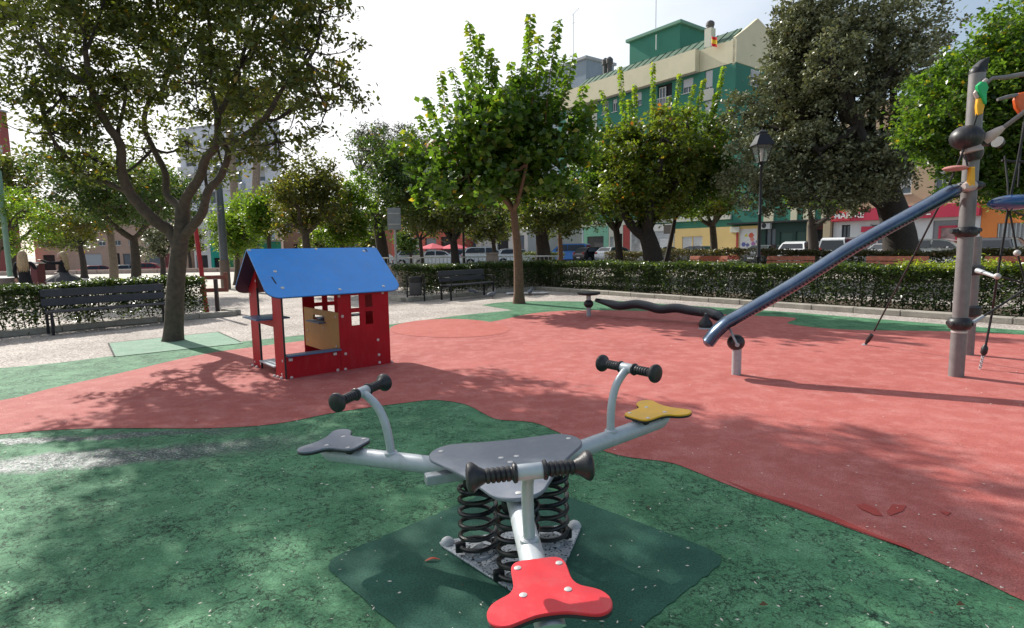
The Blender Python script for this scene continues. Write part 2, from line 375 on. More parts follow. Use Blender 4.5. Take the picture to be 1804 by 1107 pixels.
def rivet(o, n_, r, m, parent, h=.35):
    n_ = Vector(n_).normalized()
    prof = [(-.002, r), (r*.15, r*.98), (r*h*.6, r*.82), (r*h*.9, r*.5), (r*h*1.05, r*.15)]
    return MB().lathe(prof, o, n_, 12).build('rivet', m, parent, True)
def textmesh(name, txt, size, m, o, ex, ez, n_, parent, depth=.01, kind=None):
    cu = bpy.data.curves.new(name, 'FONT'); cu.body = txt; cu.size = size; cu.extrude = depth; cu.align_x = 'LEFT'; cu.offset = size*.02
    t = bpy.data.objects.new(name+'_curve', cu); COL.objects.link(t)
    bpy.context.view_layer.update()
    me = bpy.data.meshes.new_from_object(t.evaluated_get(bpy.context.evaluated_depsgraph_get()))
    bpy.data.objects.remove(t); me.name = name; me.materials.clear(); me.materials.append(m)
    M = Matrix.Identity(4); ex = Vector(ex); ez = Vector(ez); n_ = Vector(n_)
    for i in range(3): M[i][0] = ex[i]; M[i][1] = ez[i]; M[i][2] = n_[i]
    me.transform(M)
    ob = bpy.data.objects.new(name, me); COL.objects.link(ob)
    ob.location = Vector(o)-(root_origin(parent) if parent else Vector((0, 0, 0)))
    if parent: ob.parent = parent
    return ob
# ================================================================== the ground
M_ground = gravelmat('aggregate_paving', [(.20, .165, .145), (.42, .37, .335), (.62, .58, .54)], 48)
M_plaza = mat('plaza_paving', (.50, .45, .39), .9, 0, .16, .7, .2, 40)
M_asph = mat('asphalt', (.055, .055, .057), .9, 0, .2, 3, .3, 60)
M_soil = mat('bed_soil', (.10, .075, .05), .95, 0, .3, 9, .6, 30)
M_green = rubber('green_rubber', [(.042, .155, .070), (.088, .255, .125), (.145, .335, .180)], .95, 6.5, 130, .8, True)
M_red = rubber('red_rubber', [(.38, .092, .078), (.47, .130, .112), (.54, .205, .180)], .10, 3.5, 150, .85, crk_col=(.16, .03, .03))
M_redn = rubber('red_rubber_patch', [(.42, .095, .075), (.48, .125, .10), (.50, .15, .13)], .12, 3.5, 150, .85, crk_col=(.16, .03, .03))
M_spot = mat('fresh_red_rubber', (.40, .055, .042), .8, 0, .15, 90, .3, 150)
M_dgreen = rubber('dark_green_rubber', [(.018, .085, .055), (.030, .115, .076), (.040, .145, .098)], .0, 6, 110, .8)
M_pgreen = rubber('pale_green_rubber', [(.17, .30, .21), (.22, .36, .26), (.27, .40, .30)], .08, 5, 120, .85)
xs = [-600, -300, -150, -90, -70, -60, -55, -50, -45, -40, -35, -30, -26, -22, -18, -14, -10, -6, -3, 0, 5, 15, 40, 90, 200, 600]
ys = [-60, -20, -5, 0, 10, 20, 30, 40, 44, 48, 50, 52, 54, 56, 58, 60, 62, 65, 75, 90, 130, 200, 400, 900]
b = MB(); b.add([(x, y, gz(x, y)) for y in ys for x in xs], [(j*len(xs)+i, j*len(xs)+i+1, (j+1)*len(xs)+i+1, (j+1)*len(xs)+i) for j in range(len(ys)-1) for i in range(len(xs)-1)])
struct(b.build('ground', M_ground, smooth=True))
def sheet(name, pix, z, m, world=False, ctl=1):
    pts = [Vector((q[0], q[1], 0)) if world else G(*q) for q in pix]
    b = MB(); b.add([(q.x, q.y, z) for q in pts], [tuple(range(len(pts)))])
    o = b.build(name, m); me = o.data
    import bmesh
    bm = bmesh.new(); bm.from_mesh(me); bm.faces.ensure_lookup_table(); bm.normal_update()
    if bm.faces[0].normal.z < 0: bmesh.ops.reverse_faces(bm, faces=bm.faces)
    bmesh.ops.triangulate(bm, faces=bm.faces); bm.to_mesh(me); bm.free()
    return struct(o)
def smoothpix(pts, n=5):
    q = interp([(a, b_, 0) for a, b_ in pts], n); return [(v.x, v.y) for v in q]
# green play surface: outer edge
gr_edge = smoothpix([(-420, 668), (-200, 660), (0, 649), (100, 640), (198, 628), (300, 618), (420, 603), (540, 590), (690, 572), (804, 557), (904, 547)], 4)
gr_edge2 = smoothpix([(848, 538), (885, 533), (960, 531), (1040, 532)], 4)
gr_edge3 = smoothpix([(1056, 528), (1200, 538), (1400, 551), (1600, 567), (1804, 583), (2050, 602)], 3)
near = [Vector((12, 3, 0)), Vector((9, -3, 0)), Vector((-9, -3, 0)), Vector((-12, 3, 0))]
def topix(v):   # place -> picture, used only to close the polygons
    return v
pg = [G(*q) for q in gr_edge+gr_edge2+gr_edge3]+near
sheet('green_rubber_surface', [(v.x, v.y) for v in pg], .004, M_green, True)
rd_top = smoothpix([(-420, 745), (-200, 730), (0, 707), (92, 685), (206, 660), (348, 627), (458, 611), (545, 600), (640, 588), (760, 577), (840, 571), (880, 565), (938, 553), (1004, 548), (1100, 548), (1200, 551), (1300, 556), (1400, 561), (1388, 571), (1460, 580), (1541, 583), (1675, 585), (1804, 591), (2050, 606)], 4)
rd_bot = smoothpix([(2150, 1200), (1960, 1130), (1804, 1062), (1733, 1028), (1669, 1000), (1606, 973), (1522, 943), (1458, 919), (1395, 896), (1332, 875), (1269, 851), (1218, 830), (1176, 816), (1100, 806), (1040, 788), (985, 764), (940, 746), (880, 741), (856, 732), (828, 717), (802, 710), (762, 706), (715, 711), (644, 720), (581, 730), (481, 749), (366, 756), (229, 756), (115, 758), (0, 767), (-200, 790), (-420, 820)], 4)
pr = [G(*q) for q in rd_top+rd_bot]
sheet('red_rubber_surface', [(v.x, v.y) for v in pr], .008, M_red, True)
# newer red oval
el = [(792+105*math.cos(a)+6*math.sin(2*a), 579.5+16.5*math.sin(a)) for a in np.linspace(0, 2*PI, 40, endpoint=False)]
sheet('red_rubber_oval', el, .012, M_redn)
# red repair spots along the green edge
for pts in ([(1508, 893), (1522, 890), (1545, 900), (1556, 913), (1540, 911), (1518, 901)], [(1572, 892), (1597, 894), (1590, 904), (1568, 912), (1562, 905)], [(1655, 904), (1676, 906), (1668, 912)]):
    sheet('red_repair_spot', pts, .012, M_spot)
# thin fresh red strip
st = smoothpix([(1270, 846), (1340, 872), (1400, 888), (1470, 913), (1530, 940), (1600, 966)], 3)
st2 = smoothpix([(1606, 973), (1522, 942), (1458, 918), (1395, 895), (1332, 874)], 3)
sheet('red_repair_strip', st+st2, .0115, M_spot)
# dark green square around the toy (rounded)
cx0, cy0, hd = .035, 2.66, .98
sq = []
for k in range(4):
    a0 = k*PI/2; c1 = Vector((cx0+math.cos(a0)*(hd-.16), cy0+math.sin(a0)*(hd-.16)))
    for t in np.linspace(-PI/4, PI/4, 5): sq.append((c1.x+.12*math.cos(a0+t), c1.y+.12*math.sin(a0+t)))
sq2 = []
for i_ in range(len(sq)):
    A_, B_ = Vector(sq[i_]), Vector(sq[(i_+1) % len(sq)]); k_ = max(1, int((B_-A_).length/.035))
    for j_ in range(k_): q_ = A_.lerp(B_, j_/k_); a_n = 40*(q_.x+q_.y*1.3); sq2.append((q_.x+.004*math.sin(a_n)+random.uniform(-.003, .003)+.010*math.sin(q_.y*5), q_.y+.004*math.cos(a_n*.7)+random.uniform(-.003, .003)+.008*math.sin(q_.x*4)))
sq = sq2
sheet('dark_green_patch', sq, .009, M_dgreen, True)
# pale green square at the big tree
sheet('pale_green_patch', [(191, 606), (384, 586), (420, 600), (428, 606), (330, 616), (202, 630)], .012, M_pgreen)
# slit joints round the pale patch
b = MB()
for a_, c_ in (((191, 606), (202, 630)), ((384, 586), (424, 604)), ((191, 606), (384, 586))):
    A_, C_ = G(*a_), G(*c_); d = (C_-A_).normalized(); n_ = Vector((-d.y, d.x, 0))*.012
    b.add([A_+n_+Vector((0, 0, .0155)), A_-n_+Vector((0, 0, .0155)), C_-n_+Vector((0, 0, .0155)), C_+n_+Vector((0, 0, .0155))], [(0, 1, 2, 3)])
struct(b.build('patch_joint', mat('joint_dark', (.03, .03, .03), .9)))

# ---- street frame: everything on the far right runs parallel to the long hedge
K0 = Vector((9.0, 10.45, 0)); AX = Vector((-.61, .792, 0)); NN = Vector((.792, .61, 0))   # along, away
def line_at(px, off):
    d = ray(px, hz(px)); m = d.x/d.y; o = K0+NN*off
    t = (m*o.y-o.x)/(AX.x-m*AX.y); return o+AX*t, t
def quad(name, off0, off1, t0, t1, z, m, th=None):
    a, c_ = K0+NN*off0, K0+NN*off1; b = MB()
    if th: b.box((a+c_)/2+AX*(t0+t1)/2+Vector((0, 0, z-th/2)), (abs(t1-t0), abs(off1-off0), th), Matrix((AX, NN, Vector((0, 0, 1)))).transposed())
    else: b.add([(a+AX*t0)+Vector((0, 0, z)), (c_+AX*t0)+Vector((0, 0, z)), (c_+AX*t1)+Vector((0, 0, z)), (a+AX*t1)+Vector((0, 0, z))], [(0, 3, 2, 1)] if False else [(0, 1, 2, 3)])
    return struct(b.build(name, m))
RF = Matrix((AX, NN, Vector((0, 0, 1)))).transposed()
quad('street', 17, 31.5, -60, 38, .004, M_asph)
quad('pavement', 31.5, 36.2, -60, 45, .12, M_kerb, .12)
quad('street_kerb', 16.7, 17, -60, 38, .12, M_kerb, .12)
b = MB()
for k in range(22):
    o = K0+NN*24.2+AX*(-40+k*3.4); b.add([o+Vector((0, 0, .008)), o+NN*.12+Vector((0, 0, .008)), o+NN*.12+AX*1.7+Vector((0, 0, .008)), o+AX*1.7+Vector((0, 0, .008))], [(0, 1, 2, 3)])
struct(b.build('road_marking', mat('road_paint', (.6, .6, .58), .7)))
# sunlit plaza to the left
sheet('plaza_paving', [(-40, 21), (-30, 16), (-11, 20.5), (-5, 26), (-6, 45), (-14, 47.5), (-60, 47.5), (-90, 44)], .004, M_plaza, True)
b = MB()
for i in range(26):    # low retaining wall blocks closing the plaza
    x = -44+i*1.55; b.box((x, 46.5+.02*x, .16), (1.53, .4, .34+.0*i), bev=.02)
wl = tag(b.build('low_wall', mat('pinkish_render', (.42, .32, .27), .9, 0, .15, 3, .3, 30)), 'long low pinkish wall closing the sunlit plaza in front of the far cars', 'wall')
sheet('far_road', [(-110, 64), (-14, 64), (-14, 80), (-110, 80)], -1.19, M_asph, True)

# ---- kerbs
def kerb(name, pts, w=.28, h=.12, seg=.9, label=None):
    root = thing(name, label, 'kerb', pts[0])
    for a, c_ in zip(pts[:-1], pts[1:]):
        L = (c_-a).length; n = max(1, round(L/seg)); d = (c_-a)/n; ux = d.normalized(); R = Matrix((ux, Vector((-ux.y, ux.x, 0)), Vector((0, 0, 1)))).transposed()
        for i in range(n):
            MB().box(a+d*(i+.5)+Vector((0, 0, h/2+random.uniform(-.006, .004))), (d.length-.012, w+random.uniform(-.006, .006), h), R, bev=.012).build('kerb_stone', M_kerb, root)
    return root
kL = [G(-230, 621), G(0, 594), G(200, 574), G(414, 556)]
kL = [Vector((v.x, v.y, 0)) for v in kL]
kerb('bed_kerb', kL+[kL[-1]+Vector((-.55, .75, 0))], label='long stone kerb of the left hedge bed behind the charcoal bench')
kR = [G(1052, 524), G(1400, 548), G(1804, 580), G(2150, 607)]
kR = [Vector((v.x, v.y, 0)) for v in kR]
kerb('bed_kerb', [Vector((K0.x, K0.y, 0))+AX*13.2, Vector((K0.x, K0.y, 0))-AX*4.5], label='pale stone kerb under the long clipped hedge on the right')
K2a = Vector((-3.75, 17.75, 0)); K2b = Vector((-3.1, 16.9, 0)); K2c = Vector((.9, 20.9, 0))
cornerR = K0+AX*13.2
kerb('bed_kerb', [K2a, K2b, Vector((cornerR.x, cornerR.y, 0))+Vector((-.2, .0, 0))], label='stone kerb of the hedge bed behind the bin and middle bench')
sheet('bed_soil', [(K2b.x+.1, K2b.y+.1), (cornerR.x, cornerR.y), ((K0-AX*4.5).x, (K0-AX*4.5).y), ((K0-AX*4.5+NN*2.6).x, (K0-AX*4.5+NN*2.6).y), ((cornerR+NN*2.6+AX*.6).x, (cornerR+NN*2.6+AX*.6).y), (K2a.x, K2a.y)], .03, M_soil, True)
o_ = [kL[0], kL[1], kL[2], kL[3], kL[3]+Vector((-.6, .8, 0)), kL[2]+Vector((-.7, 1.0, 0)), kL[0]+Vector((-.6, 1.0, 0))]
sheet('bed_soil', [(v.x, v.y) for v in o_], .03, M_soil, True)

# ================================================================== leaves
def leafmesh(name, C, size, m, parent, tone, aspect=.55, droop=.35, up=.5, kind='stuff', ax=None):
    """C: (n,3) leaf centres; one folded rhombus each"""
    n = len(C)
    if ax is None:
        ax = rng.normal(size=(n, 3)); ax[:, 2] = ax[:, 2]*.6-droop
    ax /= np.linalg.norm(ax, axis=1)[:, None]
    nr = rng.normal(size=(n, 3)); nr[:, 2] = np.abs(nr[:, 2])+up
    sd = np.cross(ax, nr); sd /= (np.linalg.norm(sd, axis=1)[:, None]+1e-9); nr = np.cross(sd, ax)
    sz = size*rng.uniform(.65, 1.25, n)[:, None]
    a = ax*sz*.5; s_ = sd*sz*.5*aspect; lift = nr*sz*.10
    V = np.stack([C-a, C-s_+lift+a*-.05, C+a, C+s_+lift+a*-.05], 1).reshape(-1, 3)
    off = np.array(root_origin(parent)); V = V-off
    me = bpy.data.meshes.new(name); me.vertices.add(4*n); me.vertices.foreach_set('co', V.astype(np.float32).ravel())
    me.loops.add(4*n); me.loops.foreach_set('vertex_index', np.arange(4*n, dtype=np.int32))
    me.polygons.add(n); me.polygons.foreach_set('loop_start', np.arange(0, 4*n, 4, dtype=np.int32)); me.polygons.foreach_set('loop_total', np.full(n, 4, dtype=np.int32))
    me.update(calc_edges=True)
    at = me.attributes.new('tone', 'FLOAT', 'FACE'); at.data.foreach_set('value', np.clip(tone, 0, 1).astype(np.float32))
    me.materials.append(m)
    o = bpy.data.objects.new(name, me); COL.objects.link(o); o.parent = parent
    if kind: o['kind'] = kind
    return o
def branch(b, a, c_, r0, r1, n=6, wob=.12, k=5):
    a = Vector(a); c_ = Vector(c_); L = (c_-a).length; pts = []
    q = Vector([random.uniform(-1, 1) for _ in range(3)])*L*wob
    for i in range(k+1):
        t = i/k; pts.append(a.lerp(c_, t)+q*math.sin(PI*t)*(1 if i not in (0, k) else 0)+Vector((0, 0, -.12*L*math.sin(PI*t)*.6)))
    b.tube(pts, [r0+(r1-r0)*(i/k) for i in range(k+1)], n)
    return pts
LM = {
 'mid': leafmat('leaf_mid', (.026, .058, .014), (.085, .145, .026), (.26, .15, .02), .32),
 'dark': leafmat('leaf_dark', (.032, .050, .014), (.125, .155, .034), (.24, .15, .02), .34),
 'lime': leafmat('leaf_lime', (.055, .115, .014), (.15, .24, .03), (.34, .26, .03), .45),
 'olive': leafmat('leaf_olive', (.045, .06, .016), (.13, .14, .03), (.30, .16, .03), .4),
 'grey': leafmat('leaf_greygreen', (.066, .078, .038), (.31, .33, .19), (.20, .15, .07), .12, .38, (1.5, 1.5, .8, 1)),
 'mulb': leafmat('leaf_mulberry', (.030, .075, .016), (.115, .20, .032), (.30, .24, .03), .42, .34),
 'autumn': leafmat('leaf_autumn', (.050, .090, .016), (.150, .19, .03), (.32, .12, .03), .42),
 'hedge': leafmat('leaf_hedge', (.022, .045, .012), (.085, .135, .03), (.20, .22, .05), .22, .33),
 'hedgey': leafmat('leaf_hedge_tip', (.10, .15, .02), (.24, .30, .04), (.34, .34, .06), .4, .4),
 'russet': leafmat('leaf_hedge_russet', (.035, .045, .014), (.12, .10, .035), (.28, .12, .05), .25),
 'pine': leafmat('leaf_pine', (.030, .042, .024), (.07, .085, .05), None, .15),
}
def crown(root, lobes, nleaf, size, key, limbs_from, bark, clump=.30, perclump=60, br=.035, aspect=.55, hollow=.5, name='crown', nb=5, droop=.35, flatten=.75):
    """lobes: (centre, (rx,ry,rz)); clumps of leaves near each lobe's outside, branches reaching into them"""
    vols = np.array([l[1][0]*l[1][1]*l[1][2] for l in lobes])**.75; vols /= vols.sum()
    pts = []; tone = []; b = MB()
    for (c_, r), f in zip(lobes, vols):
        c_ = np.array(c_); r = np.array(r); nc = max(3, int(nleaf*f/perclump))
        d = rng.normal(size=(nc, 3)); d /= np.linalg.norm(d, axis=1)[:, None]
        rad = (hollow+(1-hollow)*rng.random(nc)**.7)[:, None]
        cc = c_+d*rad*r
        st = min(limbs_from, key=lambda q: (Vector(q)-Vector(c_)).length)
        branch(b, st, c_, br, br*.5, 6, .12)
        for i in rng.choice(nc, min(nb, nc), replace=False):
            branch(b, c_, cc[i], br*.45, br*.12, 4, .1, 3)
        for i in range(nc):
            m_ = int(perclump*rng.uniform(.5, 1.5)); s_ = clump*rng.uniform(.6, 1.3)
            q = rng.normal(size=(m_, 3))*s_*np.array([1, 1, flatten])*.6
            pts.append(cc[i]+q); tone.append(np.clip(rng.normal(.45+rng.normal(0, .13), .2, m_), 0, .93))
    pts = np.concatenate(pts); tone = np.concatenate(tone)
    odd = rng.random(len(tone)) < .02; tone[odd] = 1
    leafmesh(name, pts, size, LM[key], root, tone, aspect, droop)
    b.build('branches', bark, root, True, kind='stuff')
def sublobes(c_, r, n, k=.5, seed=0):
    rr = np.random.default_rng(seed); o = []
    c_ = Vector(c_)
    for i in range(n):
        d = Vector(rr.normal(size=3)); d.normalize(); q = rr.uniform(.45, .8)
        kk = k*rr.uniform(.75, 1.25)
        o.append((c_+Vector((d.x*r[0], d.y*r[1], d.z*r[2]))*q, (r[0]*kk, r[1]*kk, r[2]*kk*.85)))
    o.append((c_, (r[0]*.6, r[1]*.6, r[2]*.6))); return o
def spec_tree(label, D, cpx, rpx, base, trw, key, bark, nleaf, size, seed, nl=10, fork=None, name='tree', lean=0, group=None, depth_r=None, clump=.3, aspect=.55, hollow=.45, k=.5, shoots=None, trunks=1, cat='tree', perclump=60, gzz=None, shootkey=None):
    """crown centre and radii as seen, at distance D; base = picture x of the trunk, trw trunk width as seen"""
    c_ = P(cpx[0], cpx[1], D); rx = rpx[0]*D/FPX; rz = rpx[1]*D/FPX; ry = depth_r or rx
    bx = P(base, hz(base), D); z0 = gz(bx.x, D) if gzz is None else gzz
    root = thing(name, label, cat, (bx.x, D, z0), group)
    tr = trw*D/FPX/2
    fk = Vector((bx.x+(c_.x-bx.x)*.4+lean, D, max(z0+1.2, c_.z-rz*.75))) if fork is None else P(fork[0], fork[1], D)
    b = MB()
    for q in range(trunks):
        of = Vector((random.uniform(-.4, .4), random.uniform(-.4, .4), 0))*(q > 0)
        pts = interp([Vector((bx.x, D, z0-.05))+of, Vector((bx.x, D, z0)).lerp(fk, .5)+of+Vector((tr*.4, 0, 0)), fk+of*.5], 4)
        m_ = len(pts); b.tube(pts, [tr*(1.25-.45*i/(m_-1)+(.35 if i == 0 else 0)) for i in range(m_)], 10)
    fr = [fk]
    for q in range(4):
        a = q*PI/2+seed; e = fk.lerp(c_, .45)+Vector((math.cos(a)*rx*.4, math.sin(a)*ry*.4, rz*.15))
        branch(b, fk-Vector((0, 0, tr)), e, tr*.62, tr*.3, 7, .08); fr.append(e)
    b.build('trunk', bark, root, True)
    crown(root, sublobes(c_, (rx, ry, rz), nl, k, seed), nleaf, size, key, fr, bark, clump, perclump, max(.02, tr*.3), aspect, hollow)
    if shoots:
        pts = []; ton = []; bb = MB(); axl = []
        for (sx, sy, by) in shoots:
            dd = D+random.uniform(-.25, .25)*ry
            top = P(sx, sy, dd); bot = P(cpx[0]+(sx-cpx[0])*.75, by, dd)
            line = interp([bot, bot.lerp(top, .5)+Vector((random.uniform(-.1, .1), 0, 0)), top], 8)
            bb.tube(line, [.016-.011*i/(len(line)-1) for i in range(len(line))], 5)
            L = (top-bot).length; n = int(L/(size*.105))
            for i in range(n):
                t = (i+.5)/n; p_ = line[min(int(t*(len(line)-1)), len(line)-2)].lerp(line[min(int(t*(len(line)-1))+1, len(line)-1)], (t*(len(line)-1)) % 1)
                a = i*2.4+random.uniform(-.4, .4); sp = size*(1.0-.3*t)
                d = Vector((math.cos(a), math.sin(a), -.15)); pts.append(p_+d*sp*.62); axl.append(d+Vector((0, 0, random.uniform(-.5, .1)))); ton.append(min(.93, .45+.4*t+random.uniform(-.2, .2)))
        bb.build('shoot_stems', bark, root, True, kind='stuff')
        leafmesh('shoot_leaves', np.array(pts), size, LM[shootkey or key], root, np.array(ton), .75, ax=np.array(axl))
    return root
# ================================================================== three-armed spring rocker
SX, SY = .035, 2.66
root = thing('spring_rocker', 'three armed spring rocker with grey, yellow and red seats on the dark green patch', 'spring rocker', (SX, SY, 0))
TC = Vector((-.024, 2.615, .528)); TX, TY = -.0476, -.026; PHI = 2.7248
def TL(x, y, z):      # local (centre, deck-plane heights) -> place, with the toy's slight tilt
    return Vector((TC.x+x+TX*z, TC.y+y+TY*z, TC.z+z-TX*x-TY*y))
nup = (TL(0, 0, 1)-TL(0, 0, 0)).normalized()
# base plate
bl = [Vector((-.345, 2.80, 0)), Vector((.315, 2.955, 0)), Vector((.10, 2.30, 0))]
cen = sum(bl, Vector())/3
b = MB(); poly = []
for i, v in enumerate(bl):
    pv, nx = bl[i-1], bl[(i+1) % 3]
    e1 = (v-pv).normalized(); e2 = (nx-v).normalized()
    o1 = Vector((e1.y, -e1.x, 0)); o2 = Vector((e2.y, -e2.x, 0))
    if (v-cen).dot(o1) < 0: o1, o2 = -o1, -o2
    poly += [v+o1*.035, v+(o1+o2).normalized()*.045, v+o2*.035]
M_plate = mat('plate_grey_worn', (.42, .45, .48), .45, .2, .2, 60, .2, 90)
_t = M_plate.node_tree; _b = _t.nodes['Principled BSDF']; _src = _b.inputs['Base Color'].links[0].from_socket      # black rubber crumbs on the plate
_g = _t.nodes.new('ShaderNodeNewGeometry'); _n = _t.nodes.new('ShaderNodeTexNoise'); _n.inputs['Scale'].default_value = 75; _n.inputs['Detail'].default_value = 3; _t.links.new(_g.outputs['Position'], _n.inputs['Vector'])
_r = _t.nodes.new('ShaderNodeValToRGB'); _r.color_ramp.elements[0].position = .57; _r.color_ramp.elements[1].position = .60; _t.links.new(_n.outputs['Fac'], _r.inputs[0])
_m = _t.nodes.new('ShaderNodeMix'); _m.data_type = 'RGBA'; _m.inputs[7].default_value = (.015, .02, .02, 1); _t.links.new(_r.outputs[0], _m.inputs[0]); _t.links.new(_src, _m.inputs[6]); _t.links.new(_m.outputs[2], _b.inputs['Base Color'])
b.prism([(q.x, q.y) for q in poly], (0, 0, .018), (1, 0, 0), (0, 1, 0), (0, 0, 1), .012, .003)
pl = b.build('base_plate', M_plate, root)
for v in bl: rivet(v+Vector((0, 0, .022)), (0, 0, 1), .036, mat('bolt_cap_grey', (.5, .52, .53), .5, 0, .15, 50), root, .9).name = 'bolt_cap'
spc = [Vector((-.181, 2.70, 0)), Vector((.172, 2.79, 0)), Vector((.01, 2.45, 0))]
for sc_ in spc:
    b = MB(); pts = []; T = 6.2; H0, H1 = .045, .385; n = int(T*26)
    for i in range(n+1):
        t = i/n; zz = H0+(H1-H0)*(sm(0, 1, t)*.25+t*.75); a = t*T*2*PI
        pts.append((sc_.x+.088*math.cos(a), sc_.y+.088*math.sin(a), zz))
    b.tube(pts, .0112, 9); b.build('spring', M_blackgloss, root, True)
    b = MB()
    b.lathe([(.022, .07), (.034, .07), (.038, .045), (.052, .043)], (sc_.x, sc_.y, 0), (0, 0, 1), 20)
    b.build('spring_seat', M_plate, root, True)
    b = MB(); b.lathe([(.36, .068), (.385, .07), (.405, .07), (.41, .03)], (sc_.x, sc_.y, 0), (0, 0, 1), 20); b.build('spring_clamp', M_iron, root, True)
    for q in range(2):
        a = PHI+q*PI+.6; b = MB(); b.box((sc_.x+math.cos(a)*.088, sc_.y+math.sin(a)*.088, .062), (.05, .03, .05), Matrix.Rotation(a, 3, 'Z'), .005); b.build('clamp_block', M_iron, root)
# channel bearers under the deck
for sc_ in spc:
    d = Vector((sc_.x-TC.x, sc_.y-TC.y, 0)).normalized(); R = Matrix((d, Vector((-d.y, d.x, 0)), Vector((0, 0, 1)))).transposed()
    top = TL(sc_.x-TC.x, sc_.y-TC.y, -.085).z
    MB().box((sc_.x, sc_.y, (.405+top)/2+.012), (.26, .075, top-.405), R, .004).build('bearer', M_galv, root)
MB().box(TL(-.30, .02, -.075), (.20, .06, .045), Matrix.Rotation(.35, 3, 'Z'), .004).build('bearer', M_galv, root)
MB().box(TL(.02, .0, -.10), (.30, .10, .03), Matrix.Rotation(.1, 3, 'Z'), .004).build('bearer', M_galv, root)
# deck
poly = []
for k in range(3):
    a = PHI+k*2*PI/3; c1 = Vector((math.cos(a), math.sin(a)))*.285
    for t in np.linspace(-1.15, 1.15, 13): poly.append(c1+Vector((math.cos(a+t), math.sin(a+t)))*.128)
    a2 = a+2*PI/3; p0 = poly[-1]; p1 = Vector((math.cos(a2), math.sin(a2)))*.285+Vector((math.cos(a2-1.15), math.sin(a2-1.15)))*.128
    for t in (.25, .5, .75):
        q = p0.lerp(p1, t); poly.append(q*(1-.06*math.sin(PI*t)))
ex = (TL(1, 0, 0)-TL(0, 0, 0)); ey = (TL(0, 1, 0)-TL(0, 0, 0))
b = MB(); b.cm = 0; b.prism(poly, TL(0, 0, -.009), ex, ey, nup, .018, .004)
dk = b.build('deck', M_hgrey, root, True)
for k in range(3):
    a = PHI+k*2*PI/3
    for rr in (.042, .367): rivet(TL(math.cos(a)*rr, math.sin(a)*rr, 0), nup, .0135, M_rivet, dk)
seatcols = [('grey', M_hgrey), ('red', M_hred), ('yellow', M_hyel)]
half = [(0, .842), (.05, .842), (.072, .850), (.084, .868), (.088, .90), (.088, .955), (.093, .985), (.108, 1.008), (.135, 1.025), (.160, 1.045), (.175, 1.075), (.176, 1.105), (.165, 1.132), (.143, 1.147), (.118, 1.148), (.085, 1.136), (.045, 1.122), (0, 1.118)]
outl = [(y, x) for x, y in half]+[(y, -x) for x, y in half[-2:0:-1]]
for k, (cn, cm) in enumerate(seatcols):
    a = PHI+k*2*PI/3; o2 = Vector((math.cos(a), math.sin(a))); l2 = Vector((-math.sin(a), math.cos(a)))
    def Q(r, l, z): v = o2*r+l2*l; return TL(v.x, v.y, z)
    exo = Q(1, 0, 0)-Q(0, 0, 0); exl = Q(0, 1, 0)-Q(0, 0, 0)
    # arm: round tube cut at a slant below the seat
    b = MB(); pts = [Q(r, 0, -.078) for r in (.05, .3, .6, 1.08)]; b.tube(pts, .045, 20)
    n0 = len(b.v)
    for i in range(n0-20, n0):      # slanted end cut
        v = Vector(b.v[i]); up = (v-pts[-1]).dot(nup); v = v+exo.normalized()*(up*1.1); b.v[i] = tuple(v)
    arm = b.build('arm', M_silver, root, True)
    sp = smoothpix(outl, 2)
    b = MB(); b.prism(sp[:-1] if (Vector(sp[0])-Vector(sp[-1])).length < 1e-4 else sp, Q(0, 0, -.0105), exo, exl, nup, .0105, .0025)
    seat = b.build('seat', cm, root, True, label=cn+' seat')
    b = MB(); b.prism([(x-.0, y) for x, y in (sp[:-1] if (Vector(sp[0])-Vector(sp[-1])).length < 1e-4 else sp)], Q(0, 0, -.0215), exo, exl, nup, .0112, .003)
    b.build('seat_core', M_hedge_k, root, True)
    for r, l in ((.884, .066), (.884, -.066), (1.024, .066), (1.024, -.066)):
        rivet(Q(r, l, -.0052), nup, .0115, M_rivet, seat)
    for r in (.90, 1.035): MB().box(Q(r, 0, -.040), (.035, .10, .024), Matrix((exo.normalized(), exl.normalized(), nup)).transposed(), .004).build('seat_bracket', M_iron, root)
    # handle post, bending towards the rider
    pts = interp([Q(.664, 0, -.06), Q(.668, 0, .02), Q(.684, 0, .12), Q(.72, 0, .20), Q(.775, 0, .252), Q(.806, 0, .268)], 5)
    b = MB(); b.tube(pts, .0215, 16); b.build('handle_post', M_silver, root, True)
    b = MB(); b.lathe([(-.002, .034), (.012, .033), (.018, .026)], Q(.665, 0, -.045), nup, 18); b.build('weld_collar', M_silver, root, True)
    tc_ = Q(.811, 0, .276); ld = exl.normalized()
    b = MB(); b.lathe([(-.042, .0245), (-.038, .0265), (.038, .0265), (.042, .0245)], tc_, ld, 18); b.build('handle_tee', M_silver, root, True)
    for sg in (1, -1):
        prof = [(.040, .020), (.043, .031), (.050, .033), (.055, .030), (.058, .022)]
        h = .062
        for i in range(5): prof += [(h, .0205), (h+.003, .0245), (h+.009, .0252), (h+.0125, .0245), (h+.015, .0205)]; h += .0165
        prof += [(h+.004, .024), (h+.018, .031), (h+.030, .041), (h+.038, .0475), (h+.046, .049), (h+.053, .047), (h+.058, .040), (h+.061, .025), (h+.062, .008)]
        b = MB(); b.lathe(prof, tc_, ld*sg, 24); b.build('grip', M_black, root, True)

